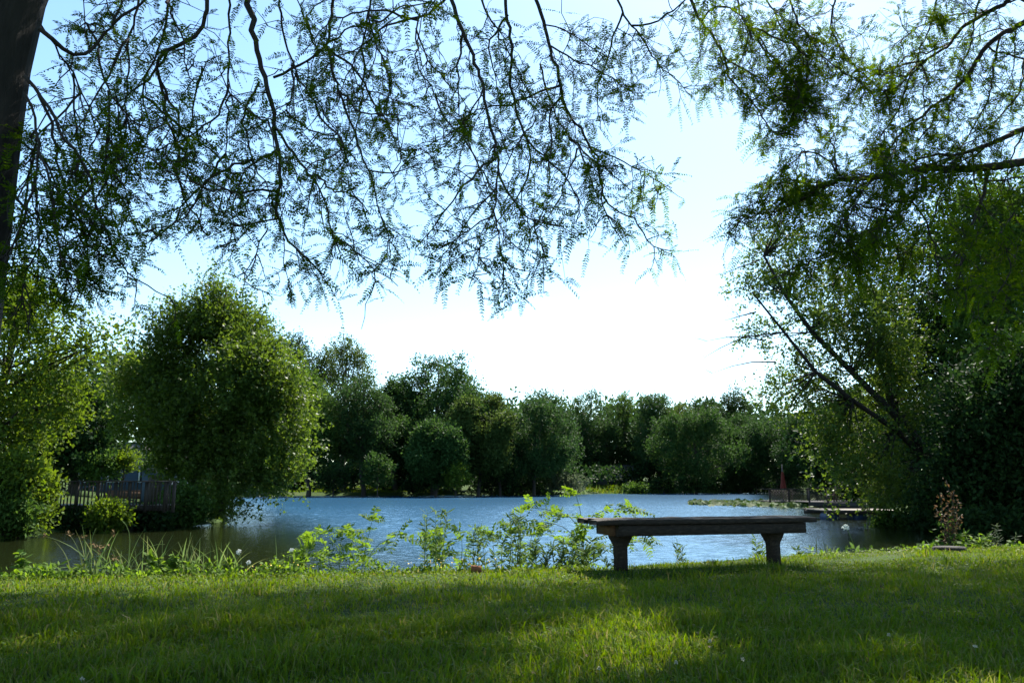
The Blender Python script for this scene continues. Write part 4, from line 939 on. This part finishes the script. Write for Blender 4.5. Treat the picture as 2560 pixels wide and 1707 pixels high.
# lower landing in front of the pier
lx0, lx1 = float(P(2020, 1255, 53)[0]), 23.2
ld_ = thing('landing_stage', 'low dark wooden landing stage in front of the pier', 'landing', (lx0, 53, WZ))
mb = MB()
for k_ in range(14): mb.box(((lx0 + lx1) / 2, 53 + k_ * .16, WZ + .42), (lx1 - lx0, .15, .05), 0, .002)
mb.build('floor', M['pierwood'], ld_)
mb = MB(); mb.box(((lx0 + lx1) / 2, 52.88, WZ + .2), (lx1 - lx0, .06, .38)); mb.build('skirt', M['pierwood'], ld_)
for q in (lx0 + .1, lx0 + 1.3, lx1 - .2):
    mb = MB(); mb.box((q, 52.98, WZ + .7), (.09, .09, 1.2)); mb.build('post', M['pierwood'], ld_)
mb = MB(); mb.box(((lx0 + lx1) / 2, 52.94, WZ + 1.32), (lx1 - lx0, .14, .05)); mb.build('handrail', M['pierwood'], ld_)
# floating dock
fx0, fx1 = float(P(2045, 1280, 38)[0]), 17.6
fd = thing('floating_dock', 'pale floating dock on blue barrels under the leaning maple', 'dock', (fx0, 38, WZ))
mb = MB()
for k_ in range(16): mb.box(((fx0 + fx1) / 2, 37 + k_ * .16, WZ + .40), (fx1 - fx0, .15, .05), 0, .003)
mb.build('floor', M['palewood'], fd)
mb = MB(); mb.box(((fx0 + fx1) / 2, 36.9, WZ + .33), (fx1 - fx0, .05, .16)); mb.build('skirt', M['pierwood'], fd)
for q in (fx0 + .3, fx0 + 1.55, fx0 + 2.6):
    mb = MB(); mb.tube([(q, 36.96, WZ + .08), (q, 37.3, WZ + .08), (q, 37.6, WZ + .08), (q, 37.9, WZ + .08)], (.28), 14); mb.build('barrel', M['barrel'], fd, smooth=False)
mb = MB(); pc_ = P(2043, 1275, 45.5); mb.box((pc_[0], 45.5, WZ + .10), (1.25, .7, .2), .05, .004); mb.box((pc_[0], 45.5, WZ + .225), (1.35, .8, .04), .05, .003)
tag(mb.build('raft', M['pierwood']), 'small flat raft floating between the landing stage and the pale dock', 'raft')
# chair on the landing stage
cx_, cy_ = float(P(2082, 1240, 54)[0]), 54.2; cz = WZ + .447
ch_ = thing('deck_chair', 'reddish wooden chair on the low landing stage', 'chair', (cx_, cy_, cz))
mb = MB(); mb.box((cx_, cy_, cz + .4), (.5, .5, .05)); mb.build('seat', M['endwood'], ch_)
mb = MB(); mb.box((cx_ + .3, cy_, cz + .72), (.05, .5, .7), 0, 0, -.3); mb.build('backrest', M['endwood'], ch_)
for sx in (-1, 1):
    for sy in (-1, 1):
        mb = MB(); mb.box((cx_ + sx * .22, cy_ + sy * .22, cz + .19), (.06, .06, .37)); mb.build('leg', M['endwood'], ch_)

# lily pads
g = np.random.default_rng(9); mb = MB(); n = 1500
yy = g.uniform(58, 75, n); px = 1715 + (2020 - 1715) * g.uniform(0, 1, n); 
mid = 65 - (px - 1715) * .012; yy = mid + g.normal(0, 1, n) * (1.2 + (px - 1715) * .011)
X = (px - 1280) / F * yy; th = np.arange(9) / 9 * 2 * np.pi + .25
tv = np.concatenate([[(0, 0, 0)], np.stack([np.cos(th), np.sin(th), .06 + 0 * th], -1)]); tf = [(0, a, a + 1) for a in range(1, 9)]
r_ = g.uniform(.12, .24, n); tilt = unit(np.array([0, -.25, 1]) + g.normal(0, .42, (n, 3))); ax = unit(np.cross(tilt, rnd(n, g)))
mb.inst(tv, tf, np.stack([X, yy, WZ + .04 + g.uniform(0, .2, n)], -1), ax, tilt, r_, r_, r_)
tag(mb.build('lily_pads', M['pad']), 'bed of green lily pads on the water left of the pier', 'lily pads', kind='stuff')

# ------------------------------------------------------------------ shore plants (near bank)
def gz_at(px, py, d): 
    p_ = P(px, py, d); d = min(d, float(edge_y(p_[0])) + .22); p_ = P(px, py, d); return np.array([p_[0], d, h1(p_[0], d)])
def stem_path(px, d, pts, dd=0):
    "stem from the bank through traced photo points"
    q = np.array(pts, float); p3 = P(q[:, 0], q[:, 1], np.linspace(d, d + dd, len(q))); b_ = np.array([p3[0][0], d, h1(p3[0][0], d)])
    return np.concatenate([[b_], p3]) if p3[0][2] > b_[2] + .02 else np.concatenate([[b_], p3[1:]])
def pinnate_plant(name, label, cat, d, stems, mat='shore', frl=.22, lf=.055, lw=.4, per=9, npair=6, group=None, seed=0, tip=4, r=.006, woodmat='reed'):
    g = np.random.default_rng(hash_(label)); p0 = stem_path(0, d, stems[0]); t_ = thing(name, label, cat, p0[0], group)
    w, l = MB(), MB()
    for pts in stems:
        q = stem_path(0, d, pts, g.uniform(-.25, .25)) if pts is stems[0] or len(pts[0]) == 2 else None
        c, L_ = smooth_path(q, 12); w.tube(c, (r, r * .35), 5)
        tg = unit(np.gradient(c, axis=0)); k_ = np.concatenate([g.integers(3, 12, int(per * 2.3)), np.full(tip, 11)])
        D = unit(tg[k_] * .5 + g.normal(0, .8, (len(k_), 3)) * [1, 1, .5] + np.array([0, 0, .1]))
        fronds(l, c[k_], D, frl * g.uniform(.6, 1.25, len(k_)), npair, lf * 1.2, lf * lw * 1.25, g, droop=.25)
    w.build('stem', M[woodmat], t_); l.build('foliage', M[mat], t_)
    return t_
pinnate_plant('shrub', 'bright leafy shrub at the water edge with one taller shoot', 'shrub', 7.9,
  [[(800, 1415), (790, 1380), (780, 1350)], [(850, 1415), (845, 1370), (860, 1330)], [(905, 1415), (912, 1370), (925, 1330), (930, 1302)], [(910, 1400), (950, 1350), (995, 1338)], [(830, 1415), (820, 1380), (800, 1335)], [(870, 1415), (880, 1380), (880, 1350)], [(770, 1415), (765, 1395), (755, 1380)]],
  frl=.19, lf=.046, per=11, npair=6)
pinnate_plant('sapling', 'tall slender sapling behind the left end of the bench', 'sapling', 8.15,
  [[(1455, 1400), (1457, 1340), (1455, 1290), (1450, 1260), (1440, 1238)], [(1455, 1310), (1430, 1285), (1385, 1275), (1330, 1268)], [(1458, 1295), (1490, 1275), (1540, 1268), (1575, 1272)], [(1450, 1375), (1400, 1345), (1360, 1330)], [(1458, 1380), (1500, 1365), (1560, 1360), (1610, 1350)], [(1456, 1350), (1520, 1335), (1560, 1325), (1600, 1330)], [(1455, 1360), (1410, 1310), (1360, 1305)]],
  frl=.2, lf=.045, per=9, npair=7, tip=5, r=.007)
pinnate_plant('shrub', 'airy shrub with arching shoots left of the tall sapling', 'shrub', 7.9,
  [[(1160, 1405), (1165, 1350), (1185, 1340), (1225, 1335)], [(1150, 1405), (1160, 1370), (1150, 1330)], [(1255, 1405), (1250, 1360), (1270, 1330)], [(1300, 1400), (1300, 1350), (1290, 1310)], [(1290, 1400), (1250, 1350), (1230, 1335)], [(1330, 1400), (1320, 1345), (1340, 1320)]],
  frl=.19, lf=.04, per=9, npair=7)
pinnate_plant('shrub', 'small lone shrub with reddish shoot tips right of the tallest shoot', 'shrub', 7.7,
  [[(1105, 1405), (1100, 1370), (1085, 1342)], [(1105, 1405), (1112, 1365), (1100, 1340)], [(1100, 1410), (1090, 1385), (1075, 1345)]], frl=.15, lf=.045, per=8, npair=5)
def weed(label, x, ytop, d, n=3, spread=14, lfl=.085, lw=.013, mat='weed', per=26, name='weed', cat='weed', group='willowy weeds along the bank', flower=None):
    g = np.random.default_rng(hash_(label)); b0 = gz_at(x, 1400, d); t_ = thing(name, label, cat, b0, group); w, l, fl = MB(), MB(), MB()
    for k_ in range(n):
        xx = x + g.normal(0, spread); b_ = gz_at(xx, 1400, d + g.uniform(-.12, .12)); tp = P(xx + g.normal(0, spread * .5), ytop + g.uniform(0, 30) * (k_ > 0), b_[1])
        c, L_ = smooth_path([b_, (b_ + tp) / 2 + g.normal(0, .015, 3), tp], 9); w.tube(c, (.0035, .0012), 4)
        f_ = g.uniform(.1, 1, per); q = np.stack([np.interp(f_, np.linspace(0, 1, 9), c[:, a]) for a in range(3)], -1)
        l.inst(*LFT, q, unit(rnd(per, g) * [1, 1, .4] + np.array([0, 0, .45])), rnd(per, g), lfl * g.uniform(.5, 1.2, per), lw)
    w.build('stem', M['reed'], t_); l.build('foliage', M[mat], t_)
    return t_
for lab, x, yt in (('feathery tall weed with thin bare top, left of the arching shrub', 1092, 1275), ('thin weed standing beside the arching shrub stems', 1187, 1312), ('short willowy weed right of the arching shrub', 1345, 1350),
                   ('willowy weed just left of the sapling base', 1415, 1345), ('willowy weed behind the left bench leg', 1530, 1360), ('tall thin weed poking above the arching shrub', 1288, 1275),
                   ('thin weed just left of the right bench leg', 1900, 1345), ('sparse weed under the middle of the bench', 1700, 1350), ('bushy weed between the arching shrub and the sapling', 1380, 1355), ('willowy weed right of the left bench leg', 1480, 1352)):
    weed(lab, x, yt, 8.0 if x < 1600 else 8.75, n=5 if x < 1600 else 3, spread=20 if x < 1600 else 8, per=36 if x < 1600 else 30)
# grassy reeds on the left
def reeds(name, label, x, d, n, hts, sp, mat='reed', seeds=0, lean=.35, w=.007):
    g = np.random.default_rng(hash_(label)); t_ = thing(name, label, 'reeds' if 'reed' in name else 'plant', gz_at(x, 1420, d)); l, s_ = MB(), MB()
    for k_ in range(n):
        xx = x + g.normal(0, sp); b_ = gz_at(xx, 1420, d + g.uniform(-.25, .25)); h_ = g.uniform(*hts) * 1.25; dr = np.array([g.normal(0, lean), g.normal(0, lean * .6), 1])
        u = np.linspace(0, 1, 8)[:, None]; c = b_ + np.array([0, 0, 1.]) * h_ * u + np.array([dr[0], dr[1], -.25 * abs(dr[0])]) * h_ * u ** 2.2
        sd_ = unit(np.array([g.normal(), g.normal() * .4, 0])); ww = w * (1 - u ** 2 * .92) * g.uniform(.6, 1.3)
        V = np.concatenate([c - sd_ * ww, c + sd_ * ww]); i_ = np.arange(7)
        l.add(V, np.stack([i_, i_ + 8, i_ + 9, i_ + 1], -1))
        if k_ < seeds:
            for q in range(14): s_.inst(*QUAD, c[-1:] + g.normal(0, .009, (1, 3)), unit(g.normal(size=(1, 3)) + [0, 0, .3]), rnd(1, g), .035, .01)
    l.build('foliage', M[mat], t_)
    if seeds: s_.build('seed_head', M['seed'], t_)
    return t_
reeds('reed_clump', 'clump of drooping reed blades left of the white flower', 545, 7.25, 34, (.12, .34), 42)
reeds('reed_clump', 'clump of sedge with brown seed heads on the left bank', 262, 7.2, 30, (.15, .40), 40, seeds=10)
reeds('reed_clump', 'loose reed clump between the sedge and the broad leafed weed', 370, 7.15, 22, (.12, .36), 38)
reeds('reed_clump', 'reed clump right of the broad leafed weed', 470, 7.3, 22, (.14, .32), 25)
for lab, pts in (('long bare reed stem bowing over, tallest on the left bank', [(322, 1395), (328, 1340), (318, 1305), (312, 1296), (304, 1299)]), ('tall thin reed stem beside the sedge', [(224, 1400), (226, 1350), (232, 1322), (240, 1320)]),
                 ('straight reed stalk leaning right above the drooping blades', [(468, 1400), (472, 1360), (477, 1330)]), ('arching stem with a brown tip', [(300, 1425), (340, 1392), (370, 1362), (402, 1354), (412, 1360)]), ('short straight stalk beside the arching stem', [(405, 1400), (406, 1375), (406, 1350)])):
    w = MB(); q = stem_path(0, 7.3, pts); c, _ = smooth_path(q, 14); w.tube(c, (.0045, .002), 5)
    tag(w.build('bulrush', M['reed']), lab, 'bulrush')
def leafy(name, label, x, d, ytop, n, lfl, lw, mat, spread, per=16):
    g = np.random.default_rng(hash_(label)); t_ = thing(name, label, 'plant', gz_at(x, 1420, d)); w, l = MB(), MB()
    for k_ in range(n):
        xx = x + g.normal(0, spread); b_ = gz_at(xx, 1420, d + g.uniform(-.15, .15)); tp = P(xx + g.normal(0, 6), ytop + g.uniform(0, 30) * (k_ > 0), b_[1])
        if tp[2] < b_[2] + .05: tp[2] = b_[2] + .08
        c, _ = smooth_path([b_, (b_ + tp) / 2, tp], 8); w.tube(c, (.004, .0015), 4); k2 = g.integers(1, 8, per)
        l.inst(*LFT, c[k2], unit(rnd(per, g) * [1, 1, .35] + [0, 0, .2]), unit(rnd(per, g) * .6 + [0, -.3, 1]), lfl * g.uniform(.6, 1.2, per), lfl * lw * g.uniform(.8, 1.1, per))
    w.build('stem', M['reed'], t_); l.build('foliage', M[mat], t_)
    return t_
for a in (('broad_leaf_weed', 'bright broad leafed weed among the reeds', 430, 7.2, 1388, 9, .065, .62, 'shore', 22), ('broad_leaf_weed', 'upright broad leafed weed alone at the far left of the bank', 62, 7.1, 1383, 3, .07, .62, 'shore', 8),
          ('fern', 'yellowish feathery fern near the sedge', 205, 7.05, 1405, 9, .09, .22, 'yellowish', 24), ('fern', 'low green fern left of the yellowish fern', 135, 7.0, 1410, 8, .09, .22, 'shore', 24),
          ('broad_leaf_weed', 'low leafy weed under the white flower', 580, 7.2, 1400, 7, .06, .35, 'shore', 16), ('broad_leaf_weed', 'feathery weed left of the bright leafy shrub', 715, 7.3, 1390, 8, .08, .25, 'shore', 20),
          ('broad_leaf_weed', 'low green weed right of the bench', 2010, 9.0, 1366, 7, .07, .3, 'shore', 16),
          ('broad_leaf_weed', 'low leafy growth under the withered shrub', 2360, 9.9, 1345, 9, .08, .5, 'mid', 22), ('fern', 'sunlit fern right of the withered shrub', 2440, 9.9, 1332, 12, .11, .24, 'shore', 18), ('fern', 'feathery blue green plant at the right of the bank', 2490, 10.0, 1315, 8, .07, .2, 'greygreen', 22),
          ('broad_leaf_weed', 'small leaf rosette at the right end of the bank', 2540, 10.0, 1352, 5, .07, .5, 'shore', 14)):
    leafy(*a)
# low leafy growth along the bank
g = np.random.default_rng(61); mb = MB(); n = 5200
px = np.concatenate([g.uniform(-60, 1080, 3600), g.uniform(1000, 1480, 700), g.uniform(1960, 2600, 900)]); X = (px - 1280) / F * np.where(px > 1900, 9.3, 6.9)
pt_ = np.stack([X, 0 * X, 0 * X], -1); ht = np.clip(.07 + .10 * noise3(pt_, .28) + .03 * noise3(pt_, .09), .015, .2) * np.where(px > 1000, .55, 1)
Y = edge_y(X) + g.uniform(-.08, .45, n); q = np.stack([X, Y, hf(X, Y) + ht * g.uniform(.1, 1, n)], -1)
mb.inst(*LFT, q, unit(rnd(n, g) + [0, 0, .25]), unit(rnd(n, g) * .7 + [0, -.3, 1]), g.uniform(.025, .055, n), g.uniform(.012, .026, n))
tag(mb.build('bank_undergrowth', M['shore']), 'low bright green weeds edging the lawn along the bank', 'weeds', kind='stuff')
# withered shrub
g = np.random.default_rng(77); b0 = gz_at(2372, 1365, 9.95)
ws = thing('withered_shrub', 'withered brown shrub standing against the dark right cove', 'shrub', b0); w, l, l2 = MB(), MB(), MB()
for k_, (ex, ey) in enumerate(((2365, 1200), (2350, 1230), (2385, 1225), (2395, 1250), (2340, 1270), (2400, 1290), (2370, 1260))):
    tp = P(ex, ey, 9.95 + g.uniform(-.1, .1)); c, _ = smooth_path([b0 + [g.normal(0, .04), 0, 0], b0 * .5 + tp * .5 + g.normal(0, .03, 3), tp], 10); w.tube(c, (.007, .002), 5)
    n = 46; f_ = g.uniform(.25, 1, n); q = np.stack([np.interp(f_, np.linspace(0, 1, 10), c[:, a]) for a in range(3)], -1) + g.normal(0, .03, (n, 3))
    l.inst(*LEAF, q, rnd(n, g), rnd(n, g), g.uniform(.03, .055, n), .022)
    n = 14; f_ = g.uniform(.15, .6, n); q = np.stack([np.interp(f_, np.linspace(0, 1, 10), c[:, a]) for a in range(3)], -1) + g.normal(0, .05, (n, 3))
    l2.inst(*LEAF, q, rnd(n, g), rnd(n, g), g.uniform(.04, .065, n), .03)
w.build('stem', M['twig'], ws); l.build('foliage', M['brownleaf'], ws); tag(l2.build('green_shoot', M['mid'], ws), 'last green leaves low on the stems')
# iris-like blades right of the bench
reeds('blade_plant', 'pale sword shaped leaves fanning out right of the bench', 2065, 9.05, 9, (.10, .2), 10, w=.012, lean=.5, mat='greygreen')
# white lace flowers
def lace(label, pts, d, r, leafb=False):
    g = np.random.default_rng(hash_(label)); q = stem_path(0, d, pts); t_ = thing('lace_flower', label, 'flower', q[0], 'white lace flowers'); w, f_ = MB(), MB()
    c, _ = smooth_path(q, 10); w.tube(c, (.004, .002), 5)
    n = 70; a = g.uniform(0, 6.28, n); rr = r * np.sqrt(g.uniform(0, 1, n)); nn = unit(np.array([-.1, -.75, .55])); e1 = unit(np.cross(nn, [0, 0, 1])); e2 = np.cross(nn, e1)
    pos = c[-1] + e1 * (np.cos(a) * rr)[:, None] + e2 * (np.sin(a) * rr)[:, None] + nn * (.25 * r * (1 - (rr / r) ** 2))[:, None]
    f_.inst(*QUAD, pos, unit(rnd(n, g) + e1 * .1), unit(nn + g.normal(0, .35, (n, 3))), .016 * r / .035, .012 * r / .035)
    for k_ in range(10): w.tube([c[-1] - nn * .02, c[-1] + e1 * math.cos(k_) * r * .7 + e2 * math.sin(k_) * r * .7], (.0012, .0008), 3)
    if leafb: w.inst(*LFT, c[1:3], unit(np.array([[.6, 0, 1], [-.5, .1, .8]])), unit(np.array([[0, -1, .2], [0, -1, .2]])), .10, .035)
    w.build('stem', M['reed'], t_); f_.build('flower_head', M['petal'], t_)
lace('tall white lace flower standing alone right of the bench', [(2138, 1370), (2130, 1350), (2120, 1325), (2114, 1318)], 9.2, .036, True)
lace('white lace flower above the drooping reed blades', [(606, 1415), (602, 1395), (597, 1379)], 7.2, .024)
lace('lower white lace flower right of the drooping reed blades', [(634, 1425), (628, 1412), (622, 1405)], 7.15, .02)
lace('small white lace flower left of the bright leafy shrub', [(722, 1415), (722, 1395), (729, 1374)], 7.3, .02)
# yellow blossoms below the shrubs
g = np.random.default_rng(13); mb = MB(); n = 420
px = np.concatenate([g.normal(1130, 65, n // 2), g.uniform(640, 1250, n // 2)]); d_ = 7.25 + g.uniform(-.3, .45, n) - (px < 800) * .45; X = (px - 1280) / F * d_
z = hf(X, d_) + g.uniform(.04, .12, n)
mb.inst(*LFT, np.stack([X, d_, z], -1), rnd(n, g), unit(rnd(n, g) + [0, -.6, .6]), g.uniform(.010, .018, n), g.uniform(.008, .014, n))
tag(mb.build('yellow_blossoms', M['yellow_petal']), 'scatter of tiny yellow blossoms along the bank below the shrubs', 'blossoms', kind='stuff')
mb = MB(); bc = P(1191, 1412, 7.0); bc = np.array([bc[0], 7.02, h1(bc[0], 7.02)]); mb.box(bc + [0, 0, .028], (.085, .05, .05), .2, .003)
tag(mb.build('brick', M['brick']), 'orange brick fragment lying in the grass near the bank', 'brick')
mb = MB(); th = np.arange(12) / 12 * 6.283; sc_ = P(2372, 1378, 8.9); rr = .16 * (1 + rng.normal(0, .07, 12)); zz = h1(sc_[0], 8.9)
ring = lambda f_, z_: np.stack([sc_[0] + np.cos(th) * rr * f_ * 1.1, 8.9 + np.sin(th) * rr * f_ * .8, np.full(12, zz + z_)], -1)
V = np.concatenate([ring(1, -.03), ring(1, .035), ring(.88, .05), [[sc_[0], 8.9, zz + .052]]]); k_ = np.arange(12); k2 = (k_ + 1) % 12
mb.add(V, np.concatenate([np.stack([k_, k2, k2 + 12, k_ + 12], -1), np.stack([k_ + 12, k2 + 12, k2 + 24, k_ + 24], -1)])); mb.F[3].append(np.stack([k_ + 24, k2 + 24, np.full(12, 36)], -1))
tag(mb.build('flat_stone', M['bark']), 'dark flat stone sunk in the grass below the withered shrub', 'stone')
# clover and dandelion heads in the near grass
for lab, x, y, h_ in (('white clover head on a long stalk, uppermost in the near lawn', 1775, 1602, .12), ('white clover head left of the long stalked one', 1690, 1655, .06), ('small white clover head right of the long stalked one', 1857, 1648, .09), ('pale clover head low at the left of the near lawn', 205, 1697, .05),
                      ('pale clover head in shade at the right of the lawn', 2222, 1586, .06), ('dry clover head near the right edge of the lawn', 2438, 1615, .10), ('pale clover head near the bottom of the lawn centre', 1498, 1670, .06)):
    g = np.random.default_rng(hash_(lab)); yd = CAMZ * F / (y - HZ) * .93; tp = P(x, y, yd * (1 - h_ / CAMZ)); b_ = np.array([tp[0], tp[1], h1(tp[0], tp[1])])
    t_ = thing('clover_flower', lab, 'flower', b_, 'clover heads in the lawn'); w, f_ = MB(), MB()
    w.tube([b_, (b_ + tp) / 2 + [.004, 0, 0], tp], (.0016, .001), 4); n = 34
    f_.inst(*QUAD, tp + rnd(n, g) * .002, unit(rnd(n, g) + [0, 0, .4]), rnd(n, g), .008, .004)
    w.build('stalk', M['weed'], t_); f_.build('flower_head', M['clover'], t_)
# dry leaves lying in the grass
g = np.random.default_rng(99); n = 260; y = np.sqrt(g.uniform(2 ** 2, 7.5 ** 2, n)); x = g.uniform(-1, 1, n) * (.64 * y + .5); k_ = y < edge_y(x) - .1; x, y = x[k_], y[k_]; n = len(x); mb = MB()
mb.inst(*LEAF, np.stack([x, y, hf(x, y) + g.uniform(.015, .04, n)], -1), unit(rnd(n, g) * [1, 1, .4]), unit(rnd(n, g) * .6 + [0, 0, 1]), g.uniform(.015, .032, n), g.uniform(.010, .018, n))
tag(mb.build('fallen_leaves', M['brownleaf']), 'small dry brown leaves scattered over the lawn', 'fallen leaves', kind='stuff')
